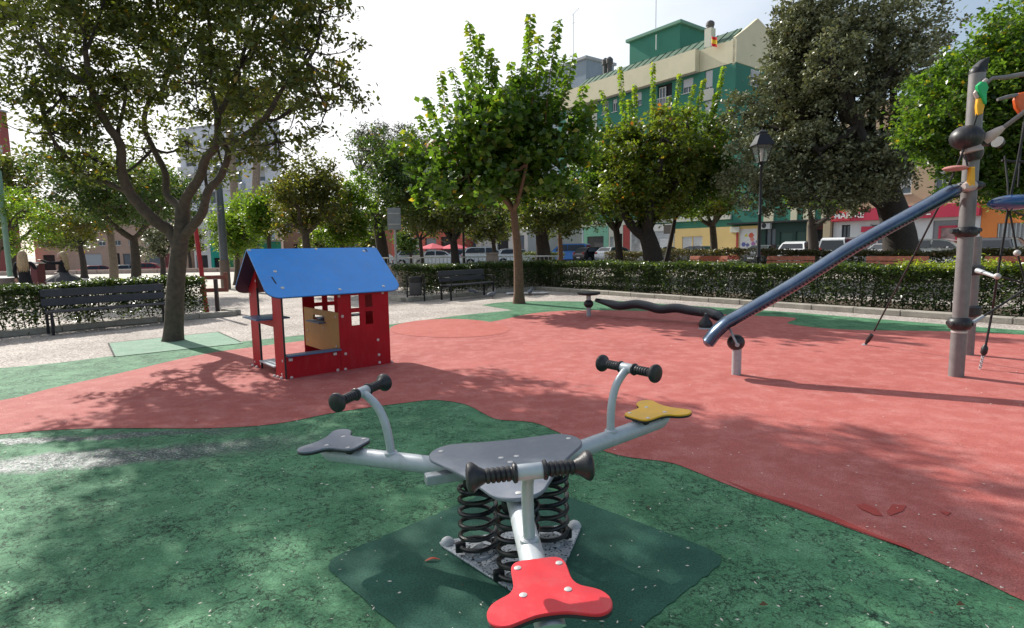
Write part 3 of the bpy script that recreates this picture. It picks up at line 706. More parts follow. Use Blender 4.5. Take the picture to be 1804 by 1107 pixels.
# ================================================================== playhouse
HO = Vector((-2.675, 6.743, 0)); HU = Vector((.763, .647, 0)).normalized(); HW = Vector((-HU.y, HU.x, 0)); HZ = Vector((0, 0, 1))
house = thing('playhouse', 'small open playhouse with blue gable roof and red walls', 'playhouse', HO)
def H(u, w, z): return HO+HU*u+HW*w+HZ*z
def UZ(px, py, w=0.0): q = hit(px, py, H(0, w, 0), HW); return (q-HO).dot(HU), q.z
DEP = 1.18; WU = UZ(688, 640)[0]; PU = UZ(600.5, 640)[0]
WIN = []
for x0, x1, y0, y1 in ((617, 633, 521, 543.6), (642, 656, 521, 541.5), (619.4, 636.5, 551, 574), (643.5, 658.5, 550.4, 571)):
    WIN.append((UZ(x0, y0)[0], UZ(x1, y1)[0], UZ(x0, y1)[1], UZ(x0, y0)[1]))
WIN[1] = WIN[1][:2]+WIN[0][2:]; WIN[3] = WIN[3][:2]+WIN[2][2:]; WIN[2] = WIN[0][:2]+WIN[2][2:]; WIN[3] = WIN[1][:2]+WIN[3][2:]
ZE = UZ(470, 527, -.10)[1]; ZR = UZ(434, 440, DEP/2)[1]; u0, u1 = UZ(434, 440, DEP/2)[0], UZ(662, 435, DEP/2)[0]
slp = (ZR-ZE)/(DEP/2+.10); ZW = ZE+.09*slp
fr = MB().panel(H(0, .0, 0), HU, HZ, -HW, WU, ZW, WIN, .018, PU, .0).build('front_wall', M_hred2, house)
bk = MB().panel(H(0, DEP, 0), HU, HZ, HW, WU, ZW, WIN, .018, PU, .0).build('back_wall', M_hred2, house)
lw = MB().panel(H(0, 0, 0), HU, HZ, -HW, PU-.004, .268, [], .018, .012, .0).build('low_wall', M_hred2, house)
b = MB(); b.prism([(.012, 0), (.72, 0), (.72, ZR-.03-(.72-DEP/2)*slp), (DEP/2, ZR-.03), (.012, ZW)], H(WU-.012, 0, 0), HW, HZ, HU, .018, .002); b.build('side_wall', M_hred2, house)
for w0, w1 in ((-.008, .31), (DEP-.31, DEP+.008)):
    tz = lambda w: ZW-.01+min(w, DEP-w)*slp*.97
    b = MB(); b.prism([(w0, 0), (w1, 0), (w1, tz(w1)), (w0, tz(w0))], H(0, 0, 0), HW, HZ, HU, .020, .003)
    bd_ = b.build('side_board', M_hred2, house)
    b = MB(); b.box(H(.0, -.0105 if w0 < 0 else w0-.003, ZW/2), (.021, .005, ZW), Matrix((HU, HW, HZ)).transposed()); b.build('panel_edge', M_hedge_k, bd_)
    if w0 > 0: MB().box(H(.0, w0-.006, ZW/2), (.024, .012, ZW), Matrix((HU, HW, HZ)).transposed()).build('panel_edge', M_hedge_k, bd_)
b = MB(); b.prism([(.31, .60), (DEP-.31, .60), (DEP-.31, .68), (.31, .68)], H(.0, 0, 0), HW, HZ, HU, .017, .002); b.build('shelf_rail', M_hred2, house)
b = MB(); b.prism([(-.20, .315), (.20, .315), (.20, DEP-.315), (-.20, DEP-.315)], H(.0, 0, .695), HU, HW, HZ, .018, .003); b.build('shelf', M_hblue2, house)
b = MB(); b.prism([(-.03, .315), (.24, .315), (.24, DEP-.315), (-.03, DEP-.315)], H(.0, 0, .11), HU, HW, HZ, .018, .003); b.build('threshold', mat('pale_step_panel', (.50, .54, .58), .4), house)
b = MB(); b.prism([(.02, -.055), (PU-.003, -.055), (PU-.003, .09), (.02, .09)], H(0, 0, .279), HU, HW, HZ, .018, .003); b.build('sill_shelf', M_hblue2, house)
part = MB().panel(H(PU+.015, 0, 0), HW, HZ, -HU, DEP-.02, .735, [(.46, .84, .585, .655)], .018, .02, .20).build('partition', M_hyel2, house)
b = MB(); b.prism([(-.10, .43), (.10, .43), (.10, .87), (-.10, .87)], H(PU+.015, 0, .575), HU, HW, HZ, .017, .003); b.build('partition_shelf', M_hblue2, house)
b = MB(); b.prism([(PU+.03, .10), (WU-.03, .10), (WU-.03, .30), (PU+.03, .30)], H(0, DEP-.65, .61), HU, HW, HZ, .017, .003); b.build('inner_shelf', M_hblue2, house)
RL = math.hypot(DEP/2+.10, ZR-ZE)
for sg, w0 in ((1, -.10), (-1, DEP+.10)):
    e = H(0, w0, ZE); rg = H(0, DEP/2-.004*sg, ZR); sl = (rg-e).normalized(); nn_ = HU.cross(sl)*sg; nn_ = nn_ if nn_.z > 0 else -nn_
    R_ = .15
    poly = [(u0+R_-R_*math.cos(t), R_-R_*math.sin(t)) for t in np.linspace(0, PI/2, 7)]
    poly += [(u1-R_+R_*math.sin(t), R_-R_*math.cos(t)) for t in np.linspace(0, PI/2, 7)]
    poly += [(u1, RL-.02), (u1-.02, RL), (u0+.02, RL), (u0, RL-.02)]
    b = MB(); b.prism(poly, e, HU, sl, nn_, .016, .003)
    rp_ = b.build('roof_panel', M_hblue, house)
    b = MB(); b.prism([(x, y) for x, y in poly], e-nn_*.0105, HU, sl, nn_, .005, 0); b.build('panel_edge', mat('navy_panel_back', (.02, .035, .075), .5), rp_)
    if sg == 1:
        for px, py in ((439, 441), (556.6, 439), (658, 436), (640.9, 442.8), (484.6, 478.6), (497.6, 507.6), (598.6, 510.3), (675.6, 504.6)):
            rivet(hit(px, py, e+nn_*.009, nn_), nn_, .021, M_rivet, rp_)
        for (x0, y0), (x1, y1), in (((478.5, 488), (486.5, 500)), ((643.5, 438.5), (647, 443.5))):
            a_, c_ = hit(x0, y0, e+nn_*.009, nn_), hit(x1, y1, e+nn_*.009, nn_)
            MB().box((a_+c_)/2, ((c_-a_).length, .018, .003), Matrix(((c_-a_).normalized(), nn_.cross((c_-a_).normalized()), nn_)).transposed(), .001).build('grip_slot', M_hedge_k, rp_)
    else:
        for u in (.0, .7, 1.4): rivet(e+HU*u+sl*.1+nn_*.009, nn_, .021, M_rivet, rp_)
pf = H(0, -.010, 0)
for px, py in ((603.3, 557.7), (608.9, 623.6), (608.7, 650.7), (665.9, 599), (667.8, 625.2), (668.9, 638.7), (597, 522), (674, 516)):
    rivet(hit(px, py, pf, -HW), -HW, .019, M_rivetp, fr)
for px, py in ((513.8, 665.6), (595.1, 652.3)): rivet(hit(px, py, pf, -HW), -HW, .019, M_rivetp, lw)
for w, z in ((.05, .22), (.10, .05), (DEP-.06, .06), (DEP-.3, .07), (DEP-.05, .96), (DEP-.3, 1.14)):
    rivet(H(-.011, w, z), -HU, .018, M_rivetp, house)
for w, z in ((.12, .30), (.10, .68), (1.06, .28), (1.04, .42), (.5, .50)): rivet(H(PU+.004, w, z), -HU, .018, M_rivetp, part)
for u, z in ((.06, .235), (PU-.08, .235)):
    MB().box(H(u, -.022, z), (.045, .022, .035), Matrix((HU, HW, HZ)).transposed(), .004).build('sill_bracket', M_rivet, lw)
for u, w in ((-.04, .16), (-.03, .06), (-.05, .24), (WU+.03, .03), (-.035, DEP-.05), (-.03, DEP-.2)):
    rivet(H(u, w, .012), HZ, .024, M_rivetp, house, .9).name = 'foot_cap'

# ================================================================== wavy balance beam with a disc seat
bb_ = thing('balance_beam', 'black wavy balance beam on short posts with a black disc at its far end', 'balance beam', G(1037, 558))
g1 = G(1037, 558); D1 = g1.y; D2 = G(1243, 578).y
b = MB(); b.tube([g1-HZ*.02, Vector((g1.x, D1, P(1037, 518, D1).z))], .05, 16); b.build('post', M_galv, bb_, True)
b = MB(); pj = P(1037, 535.5, D1); b.ball(pj, .105, 18, (1, 1, .9)); b.build('joint_ball', M_black, bb_, True)
b = MB(); b.lathe([(-.12, .03), (-.115, .045), (.0, .045)], pj, (0.3, -.9, 0), 14); b.build('clamp_cap', M_rivet, bb_, True)
b = MB(); pd = P(1037, 517, D1); b.lathe([(-.05, .05), (-.035, .20), (-.02, .245), (.01, .255), (.03, .235), (.035, .1)], pd, HZ, 26); b.build('disc', M_black, bb_, True)
wv = [(1050, 529), (1071, 534), (1092, 539), (1120, 536), (1140, 539), (1163, 545), (1190, 543), (1215, 547), (1238, 550), (1250, 551), (1262, 556), (1274, 563)]
pts = []
for i, (x, y) in enumerate(wv):
    t = i/(len(wv)-1); pts.append(P(x, y, D1-.1+(D2-D1)*t))
pts = interp(pts, 4); n = len(pts)
rad = [.05+.065*min(1, i/6, (n-1-i)/3) for i in range(n)]
b = MB(); b.tube(pts, rad, 18, flat=.78); b.build('beam', mat('dark_moulded_rubber', (.018, .024, .033), .38, 0, .3, 8, .2, 60), bb_, True)
ps = P(1243, 562, D2)
b = MB(); b.tube([P(1243, 552, D2), P(1243, 580, D2)], .018, 10); b.build('stem', M_galv, bb_, True)
b = MB(); b.lathe([(-.13, .06), (-.11, .095), (-.05, .125), (.0, .115), (.06, .075), (.12, .035), (.16, .025)], P(1243, 568.5, D2), HZ, 20); b.build('foot_ball', M_black, bb_, True)
b = MB(); b.lathe([(0, .13), (.006, .13)], G(1243, 580)+HZ*.008, HZ, 20); b.build('foot_plate', M_galv, bb_)

# ================================================================== long blue slide bar
sl_ = thing('slide_bar', 'long glossy blue slide bar rising from a low post to the climbing frame', 'slide bar', G(1297, 661))
DB = G(1297, 661).y
path = [(1243, 608, DB+.05), (1250, 600, DB+.04), (1262, 585, DB+.02), (1280, 569, DB), (1300, 558, DB-.01), (1400, 500, DB-.08), (1500, 437, DB-.16), (1600, 381, DB-.24), (1650, 353, DB-.28), (1668, 342, DB-.28), (1678, 337, DB-.22)]
pts = interp([P(*q) for q in path], 8); n = len(pts)
rad = []
for i in range(n):
    t = i/(n-1); rad.append(.130*min(1, .45+t*9, .55+(1-t)*8))
b = MB(); b.tube(pts, rad, 32, flat=.58)
b.build('slide_tube', M_bluetube, sl_, True)
# row of drain notches on the camera side
ntc = MB()
for i in range(22, n-9, 1):
    for fr_ in (0, .5):
        p_ = pts[i].lerp(pts[i+1], fr_); t = (pts[i+1]-pts[i]).normalized(); tocam = (CAM-p_); tocam = (tocam-t*tocam.dot(t)).normalized(); up = tocam.cross(t); up = up if up.z > 0 else -up
        h_ = t.cross(HZ).normalized(); h_ = h_ if h_.dot(tocam) > 0 else -h_; dr = (h_*.9-up*.45).normalized(); q = p_+h_*.130*.90-up*.075*.43
        MB0 = ntc.box(q, (.016, .012, .012), Matrix((t, dr, t.cross(dr))).transposed())
ntc.build('notch_row', M_hedge_k, sl_)
g2 = G(1297, 661)
b = MB(); b.tube([g2-HZ*.02, Vector((g2.x, DB, P(1297, 612, DB).z))], .052, 20); b.build('post', M_galv, sl_, True)
bc = P(1296.5, 603.5, DB); b = MB(); b.ball(bc, .098, 22, (1, 1, .95)); b.build('joint_ball', M_black, sl_, True)
b = MB(); b.tube([P(1286, 580, DB-.02), P(1291, 592, DB-.08), P(1299, 608, DB-.115)], .013, 10); b.lathe([(-.012, .024), (.006, .024)], P(1299, 608, DB-.105), (0, -1, 0), 12); b.build('clamp_rod', M_galv, sl_, True)

# ================================================================== climbing frame
gp = G(1684, 664); DP = gp.y
cf = thing('climbing_frame', 'grey post and rope climbing frame at the right edge', 'climbing frame', gp)
ptop = P(1752, 130, DP); rp0 = .073
b = MB(); b.tube([gp-HZ*.02, Vector((gp.x, DP, ptop.z))], rp0, 28); b.build('post', M_steelgrey, cf, True)
pst = lambda y: Vector((gp.x, DP, P(1700, y, DP).z))
b = MB(); zt = ptop.z
b.lathe([(0, rp0), (.02, rp0*1.0), (.05, rp0*.9), (.07, rp0*.6), (.075, .02)], (gp.x, DP, zt), HZ, 24)
b.prism([(-.06, .0), (.06, .0), (.075, .13), (.03, .115), (-.03, .06)], (gp.x+.01, DP, zt+.03), (1, 0, 0), (0, 0, 1), (0, 1, 0), .10, .008)
b.build('post_cap', M_iron, cf, True)
def collar(y, r=.125, h=.15, sqz=1.0, name='collar', x=gp.x, dd=DP):
    c_ = Vector((x, dd, P(1700, y, dd).z)); b = MB()
    b.lathe([(-h/2, rp0*1.02), (-h/2*.8, r*.86), (-h*.15, r), (h*.15, r), (h/2*.8, r*.86), (h/2, rp0*1.02)], c_, HZ, 26)
    for k in range(6):
        a = k*PI/3+.3; b.lathe([(0, .022), (.012, .022), (.014, .012)], c_+Vector((math.cos(a), math.sin(a), 0))*(r-.006), (math.cos(a), math.sin(a), 0), 10)
    return b.build(name, M_black, cf, True), c_
_, c1 = collar(570, .115, .135); _, c2 = collar(409, .112, .11); _, c3 = collar(328, .125, .09); _, c4 = collar(240, .10, .13)
# foot collar ring
b = MB(); b.lathe([(0, rp0*1.03), (.02, rp0*1.03)], (gp.x, DP, P(1690, 586, DP).z), HZ, 24); b.build('post_ring', M_rivet, cf, True)
# lugs on the second collar
b = MB()
b.tube([c2+Vector((.07, 0, .01)), c2+Vector((.16, 0, .02))], [.05, .02], 12); b.tube([c2+Vector((-.07, 0, .0)), c2+Vector((-.18, -.02, .01))], [.045, .022], 12); b.build('collar_lug', M_black, cf, True)
# second post behind
g3 = G(1705, 626); D3 = g3.y
b = MB(); b.tube([g3-HZ*.02, Vector((g3.x, D3, 1.55))], .064, 22); b.build('post', M_steelgrey, cf, True)
b = MB(); q3 = Vector((g3.x, D3, P(1718, 548, D3).z)); b.lathe([(-.07, .08), (-.05, .11), (.05, .11), (.07, .08)], q3, HZ, 22); b.build('collar', M_black, cf, True)
b = MB(); q4 = Vector((g3.x, D3, P(1725, 476, D3).z)); b.lathe([(-.06, .08), (-.04, .11), (.04, .11), (.06, .08)], q4, HZ, 22); b.build('collar', M_black, cf, True)
# round head: black ball with a grey sleeve at upper left
pb = P(1703, 243, DP-.05); b = MB(); b.ball(pb, .155, 24, (1.0, 1, .82)); b.build('ball_cap', M_black, cf, True)
b = MB(); b.lathe([(-.05, .085), (.05, .085), (.07, .10), (.10, .10), (.11, .07)], P(1710, 252, DP-.05), (.15, -.1, -1), 20); b.build('sleeve', mat('pinkish_sleeve', (.42, .34, .31), .5), cf, True)
b = MB(); b.lathe([(.0, .095), (.05, .085), (.09, .06)], P(1714, 268, DP-.05), (.15, -.1, -1), 20); b.build('sleeve_ring', M_black, cf, True)
b = MB(); b.tube([P(1740, 250, DP), P(1722, 250, DP), P(1705, 246, DP-.05)], .05, 14); b.build('cap_arm', M_black, cf, True)
b = MB(); b.lathe([(0, .06), (.05, .05), (.06, .02)], P(1757, 250, DP+.05), (.8, .3, -.3), 16); b.build('ball_cap', M_black, cf, True)
# pale cones and rods
M_pale = mat('pale_cast_metal', (.52, .44, .41), .5, .2)
b = MB(); b.lathe([(-.06, .05), (0, .055), (.08, .04), (.13, .022)], P(1745, 240, DP-.09), (P(1804, 200, DP-.3)-P(1745, 240, DP-.09)), 16); b.build('rod_socket', M_pale, cf, True)
b = MB(); b.tube([P(1756, 234, DP-.12), P(1804, 198, DP-.3), P(1900, 130, DP-.6)], .022, 12); b.build('rod', M_steelgrey, cf, True)
b = MB(); b.lathe([(-.08, .03), (-.02, .055), (.05, .05), (.07, .03)], P(1708, 328, DP-.12), (1, .2, .15), 16); b.build('rod_socket', M_pale, cf, True)
b = MB(); b.tube([P(1672, 340, DB-.27), P(1690, 336, DP-.05), P(1710, 330, DP-.08)], [.045, .03, .028], 12); b.build('slide_bracket', M_galv, cf, True)
b = MB(); b.tube([P(1735, 150, DP-.06), P(1748, 138, DP-.1), P(1775, 136, DP-.12), P(1804, 131, DP-.15), P(1920, 112, DP-.3)], [.015, .018, .024, .025, .025], 12); b.build('rod', M_steelgrey, cf, True)
b = MB(); b.tube([P(1757, 176, DP), P(1775, 171, DP), P(1804, 166, DP), P(1890, 150, DP)], [.015, .02, .02, .02], 12); b.build('rod', M_steelgrey, cf, True)
b = MB(); b.tube([P(1738, 140, DP-.1), P(1726, 152, DP-.1), P(1718, 165, DP-.1), P(1722, 172, DP-.1)], .02, 10); b.build('hook', M_pale, cf, True)
# coloured connectors
b = MB(); b.prism([(-.055, -.02), (-.01, -.09), (.02, -.16), (.045, -.17), (.04, -.05), (.055, .0), (.03, .05), (-.02, .06), (-.06, .02)], P(1730, 155, DP-.12), (1, 0, 0), (0, 0, 1), (0, 1, 0), .05, .008); b.build('green_connector', mat('green_plastic', (.01, .42, .13), .4), cf, True, label='green plastic rope connector')
b = MB(); b.prism([(-.03, .08), (.03, .09), (.045, .0), (.03, -.08), (-.02, -.09), (-.035, 0)], P(1725, 188, DP-.1), (1, 0, 0), (0, 0, 1), (0, 1, 0), .05, .01); b.build('yellow_connector', mat('yellow_plastic', (.78, .40, .01), .4), cf, True, label='yellow plastic rope connector')
b = MB(); b.prism([(-.03, .10), (.02, .10), (.035, -.10), (-.035, -.10)], P(1711, 312, DP-.15), (1, 0, 0), (0, 0, 1), (0, 1, 0), .05, .01); b.build('yellow_connector', MATS['yellow_plastic'], cf, True, label='yellow plastic rope connector')
b = MB(); b.prism([(-.09, .02), (-.05, .09), (.12, .12), (.2, .0), (.12, -.10), (-.02, -.12), (-.07, -.06)], P(1800, 180, DP), (1, 0, 0), (0, 0, 1), (0, 1, 0), .06, .015); b.build('orange_plate', mat('orange_plastic', (.72, .12, .02), .4), cf, True, label='orange plastic plate')
b = MB(); b.ball(P(1683, 297, DP-.1), .115, 18, (1, 1, .25)); b.build('rope_disc', mat('faded_pink_plastic', (.48, .20, .17), .5), cf, True)
b = MB(); b.ball(P(1786, 357, DP-.25), .245, 26, (1, .7, .34), Matrix.Rotation(-.03, 3, 'Y')); b.build('blue_pod', mat('blue_gloss_plastic', (.015, .07, .20), .18, 0, .1, 4, coat=.5), cf, True)
# ropes
def rope(pp, r=.0105, name='rope'):
    b = MB(); b.tube([P(*q) for q in pp], r, 8); return b.build(name, M_rope, cf, True)
ga = G(1523, 609)
rope([(1722, 200, DP-.1), (1714, 225, DP-.1), (1690, 283, DP-.1), (1660, 352, DP+.15), (1600, 470, DP+.95), (1540, 583, ga.y-.12)])
b = MB(); e0 = P(1536, 590, ga.y-.1); b.tube([e0, e0.lerp(ga, .55), ga.lerp(e0, .1)], [.028, .03, .012], 12); b.build('anchor_sleeve', M_black, cf, True)
b = MB(); b.lathe([(0, .035), (.01, .035), (.02, .015)], (ga.x, ga.y, .008), HZ, 12); b.build('anchor', M_galv, cf, True)
rope([(1700, 272, DP-.1), (1706, 300, DP-.12), (1716, 330, DP-.12)], .009)
rope([(1812, 180, DP-.1), (1792, 290, DP-.15), (1777, 363, DP-.15), (1768, 420, DP-.1), (1757, 487, DP-.1)], .012)
rope([(1770, 275, DP+.1), (1775, 320, DP), (1777, 363, DP-.15), (1792, 445, DP-.1), (1812, 520, DP-.1)], .010)
gc = G(1726, 652)
rope([(1757, 487, DP-.1), (1748, 550, gc.y-.0), (1736, 612, gc.y)], .012)
rope([(1757, 487, DP-.1), (1775, 491, DP), (1804, 499, DP+.1), (1850, 506, DP+.2)], .010)
rope([(1712, 571, DP), (1735, 556, DP+.05), (1772, 532, DP+.1), (1804, 511, DP+.2), (1860, 475, DP+.3)], .012)
rope([(1777, 363, DP-.15), (1790, 375, DP), (1804, 380, DP+.1), (1840, 384, DP+.1)], .012)
rope([(1765, 283, DP+.1), (1785, 285, DP+.1), (1830, 286, DP+.1)], .012)
rope([(1803, 215, DP+.2), (1798, 270, DP+.2), (1793, 330, DP+.1)], .008)
for x, y, r in ((1777, 363, .042), (1792, 446, .034), (1757, 487, .034)):
    b = MB(); b.ball(P(x, y, DP-.13), r, 14); b.build('rope_ball', mat('pale_grey_plastic', (.5, .47, .45), .35), cf, True)
b = MB(); b.tube([P(1722, 477, DP+.3), P(1738, 482, DP+.1), P(1754, 488, DP-.05)], [.03, .022, .018], 12); b.build('rod', M_galv, cf, True)
b = MB(); b.tube([P(1700, 572, DP-.03), P(1716, 568, DP-.02), P(1732, 558, DP+.03)], [.03, .024, .018], 12); b.build('rod', M_galv, cf, True)
b = MB(); b.tube([P(1736, 607, gc.y), P(1735, 613, gc.y), P(1733, 622, gc.y), P(1732.5, 627, gc.y)], [.014, .034, .034, .014], 12); b.build('chain_sleeve', M_black, cf, True)
a_, c_ = P(1732, 626, gc.y), gc+HZ*.01
for i in range(7):
    t0 = a_.lerp(c_, i/7); t1 = a_.lerp(c_, (i+1)/7); mid = (t0+t1)/2; d = (t1-t0); L = d.length*.72; d.normalize()
    sdv = Vector((1, 0, 0)) if i % 2 else Vector((0, 1, 0)); sdv = (sdv-d*sdv.dot(d)).normalized()
    b = MB(); b.tube([mid+d*L*math.cos(t)+sdv*.014*math.sin(t) for t in np.linspace(0, 2*PI, 13)], .0045, 6, cap=False); b.build('chain_link', M_galv, cf, True)

# ================================================================== benches
def bench(name, label, a, c_, back, m, mi, zb=.86, arms=True, group=None, planks=2):
    """a, c_ front feet (left, right as seen), back = direction to the back"""
    a = Vector(a); c_ = Vector(c_); mid = (a+c_)/2; ux = (c_-a).normalized(); L = (c_-a).length; bk = Vector(back).normalized()
    t = thing(name, label, 'bench', mid, group)
    def B(x, y, z): return mid+ux*x+bk*y+HZ*z
    R = Matrix((ux, bk, HZ)).transposed()
    for k in range(3): MB().box(B(0, .06+k*.145, .435+(.006 if k == 1 else 0)), (L, .135, .035), R, .008).build('seat_plank', m, t)
    tilt = R @ Matrix.Rotation(-.22, 3, 'X')
    ph = .155 if planks == 2 else .1
    for k in range(planks): MB().box(B(0, .455+k*.038, .60+k*(ph+.02)+.0), (L, .032, ph), tilt, .008).build('back_plank', m, t)
    for x in (-L/2+.06, L/2-.06):
        b = MB(); b.box(B(x, .02, .21), (.045, .045, .42), R, .004); b.box(B(x, .42, .21), (.045, .045, .42), R, .004); b.box(B(x, .22, .40), (.045, .44, .04), R, .004)
        b.tube([B(x, .42, .40), B(x, .46, .60), B(x, .53, zb-.04)], .02, 8)
        b.build('leg_frame', mi, t)
        if arms:
            b = MB(); b.tube(interp([B(x, -.01, .42), B(x, -.0, .60), B(x, .10, .66), B(x, .44, .64)], 3), .016, 8); b.build('armrest', mi, t, True)
    return t
a_ = G(88, 592); u_ = (G(415, 556)-G(0, 596)).normalized()
bench('park_bench', 'charcoal park bench before the left hedge, partly behind the big tree trunk', a_, a_+u_*2.15, Vector((-u_.y, u_.x, 0)), M_benchd, M_iron, arms=False)
a_ = G(793, 530); c_ = G(888, 520); u_ = (Vector((.64, .767, 0)))
bench('park_bench', 'dark park bench with curved metal armrests beside the litter bin', a_, a_+u_*2.0, Vector((-u_.y, u_.x, 0)), M_benchd, M_iron)
# ---- litter bin
gb = G(733, 531); bn = thing('litter_bin', 'black round litter bin on a two legged frame left of the dark bench', 'litter bin', gb)
zt = P(733, 484, gb.y).z; sc_ = zt/.78
b = MB(); b.lathe([(.20*sc_, .17), (.22*sc_, .18), (.55*sc_, .195), (.56*sc_, .185)], gb, HZ, 22); b.build('bin_body', mat('bin_grey', (.06, .06, .065), .5), bn, True)
b = MB(); b.lathe([(.56*sc_, .20), (.70*sc_, .205), (.72*sc_, .19)], gb, HZ, 22); b.build('bin_top', M_iron, bn, True)
for s_ in (-1, 1):
    x = gb+Vector((.25*s_, .0, 0)); b = MB(); b.tube([x, x+HZ*.74*sc_, x+HZ*.76*sc_-Vector((.05*s_, 0, 0))], .024, 8); b.build('frame_leg', M_iron, bn, True)
b = MB(); b.tube([gb+Vector((-.25, 0, .18)), gb+Vector((.25, 0, .18))], .015, 8); b.build('frame_bar', M_iron, bn, True)
# ---- orange benches in the second row
for px, lab in ((1236, 'leftmost orange wooden bench before the far clipped bushes, left of the street lamp'), (1381, 'orange wooden bench before the far clipped bushes, right of the street lamp'), (1570, 'orange wooden bench in the far row under the big dark tree'), (1800, 'orange wooden bench at the right edge behind the rope frame')):
    o, _t = line_at(px, 6.9)
    L = 1.75
    bench('orange_bench', lab, o+AX*L/2+HZ*.2, o-AX*L/2+HZ*.2, NN, M_benchr, M_iron, zb=.95, arms=False, group='orange benches along the far bushes', planks=2)
quad('far_path', 5.2, 7.6, -8, 30, .20, M_kerb, .2)
# ================================================================== hedges
def hedge(label, a, c_, thick, h, n, size, key='hedge', topkey=None, open_base=.25, topfrom=None, stems=True, name='hedge', toplen=None):
    a = Vector((a[0], a[1], 0)); c_ = Vector((c_[0], c_[1], 0)); u = (c_-a); L = u.length; u.normalize(); w = Vector((-u.y, u.x, 0))
    root = thing(name, label, 'hedge', a)
    m = n; x = rng.random(m)*L; y = rng.random(m)*2-1; z = rng.random(m)
    face = rng.random(m)
    # push towards the faces: front, back, top
    d = rng.random(m)**1.6*.5
    y = np.where(face < .38, -1+d, np.where(face < .58, 1-d, y)); z = np.where(face > .58, 1-d*.3, z)
    # ragged foot
    keep = (z > open_base*rng.random(m)**.8*(.7+.6*np.sin(x*3.1)**2))
    x, y, z = x[keep], y[keep], z[keep]; m = len(x)
    bul = .07*np.sin(x*1.7+1)+.06*np.sin(x*4.3)+.05*np.sin(x*9.7)+.03*np.sin(x*17)
    gp_ = (np.sin(x*2.3+1)*np.sin(x*5.9)+.5*np.sin(x*13) > .75)&(z < .62)&(rng.random(m) < .7); x, y, z, bul = x[~gp_], y[~gp_], z[~gp_], bul[~gp_]; m = len(x)
    z = z*(1+bul*.35); yy = y*(thick/2)*(1+bul)*np.where(z < .3, .75+z*.8, 1)
    Pp = np.outer(x, u)+np.outer(yy, w)+np.array(a); Pp[:, 2] = .03+z*h; Pp += rng.normal(size=Pp.shape)*.025
    tone = np.clip(rng.normal(.38, .2, m)+.18*(z-.6), 0, .93); tone[rng.random(m) < .012] = 1
    nr = None
    leafmesh('foliage', Pp, size, LM[key], root, tone, .6, .1, .5)
    if topkey:
        k = int(L*thick*toplen if toplen else L*thick*220); x = rng.random(k)*L
        if topfrom is not None: x = L*topfrom+rng.random(k)**.8*L*(1-topfrom)
        Pp = np.outer(x, u)+np.outer((rng.random(k)-.5)*thick*1.05, w)+np.array(a); Pp[:, 2] = h*(1+.03*np.sin(x*1.7+1))+.0+rng.random(k)**2*.05
        leafmesh('fresh_tips', Pp, size*.9, LM[topkey], root, np.clip(rng.normal(.5, .25, k), 0, .93), .6, -.5, .2)
    if stems:
        b = MB()
        for i in range(int(L*4)):
            o = a+u*random.random()*L+w*random.uniform(-.3, .3)*thick; e = o+Vector((random.uniform(-.12, .12), random.uniform(-.12, .12), h*.8)); 
            b.tube([o, o.lerp(e, .5)+Vector((random.uniform(-.05, .05),)*2+(0,)), e], [.014, .01, .005], 4)
        b.build('stems', M_barkd, root, kind='stuff')
    return root
w_off = NN*.62
hedge('long clipped green hedge along the right side behind the play area', K0+w_off-AX*4.6, K0+w_off+AX*13.9, .85, .95, 105000, .064, 'hedge', 'hedgey', open_base=.10, toplen=170)
# younger, yellower tips near the right end
rt = thing('hedge', 'yellow green fresh growth bushing out of the hedge top at the right edge', 'hedge', K0+w_off-AX*4.0)
k = 5200; x = rng.random(k)*6.4-4.4; Pp = np.outer(x, AX)+np.outer((rng.random(k)-.5)*.9, NN)+np.array(K0+w_off); Pp[:, 2] = .90+rng.random(k)*.10+np.abs(rng.normal(size=k))*.05*(1+np.sin(x*2.3)**2)
leafmesh('foliage', Pp, .062, LM['hedgey'], rt, np.clip(rng.normal(.6, .25, k), 0, .93), .6, -.3, .3)
u_ = (K2c-K2b).normalized(); w_ = Vector((-u_.y, u_.x, 0))
hedge('green hedge behind the bin and dark bench in the middle', K2b+w_*.75+u_*.3, cornerR+NN*.5+u_*.5+Vector((-.4, .2, 0)), .75, .96, 36000, .065, 'hedge', None, .33)
uL = (kL[3]-kL[1]).normalized(); wL = Vector((-uL.y, uL.x, 0))
hedge('see through green hedge on the left behind the charcoal bench', kL[0]+wL*.5, kL[3]+wL*.55-uL*.55, .7, .90, 33000, .064, 'hedge', 'hedgey', .38, toplen=60)
# far clipped bushes
for pa, pb, lab, hh, n_ in ((1172, 1320, 'russet topped clipped bush behind the leftmost orange bench', 1.25, 9000), (1345, 1480, 'russet clipped bush right of the street lamp behind an orange bench', 1.2, 8000), (1490, 1700, 'dark clipped bush in front of the insurance office', 1.15, 9000), (1735, 1830, 'dark clipped bush at the right edge before the orange wall', 1.15, 4000)):
    A_, _ = line_at(pa, 8.6); B_, _ = line_at(pb, 8.6)
    hedge(lab, A_, B_, 1.1, hh, n_, .085, 'russet', None, .15, stems=False, name='clipped_bush')
for pa, pb, lab, off in ((1078, 1135, 'low clipped bush beside the leaning dark trunk', 9), (930, 985, 'low dark bush in front of the blue van', 10)):
    A_, _ = line_at(pa, off); B_, _ = line_at(pb, off)
    hedge(lab, A_, B_, 1.1, 1.15, 6000, .085, 'russet' if pa > 1000 else 'dark', None, .15, stems=False, name='clipped_bush')

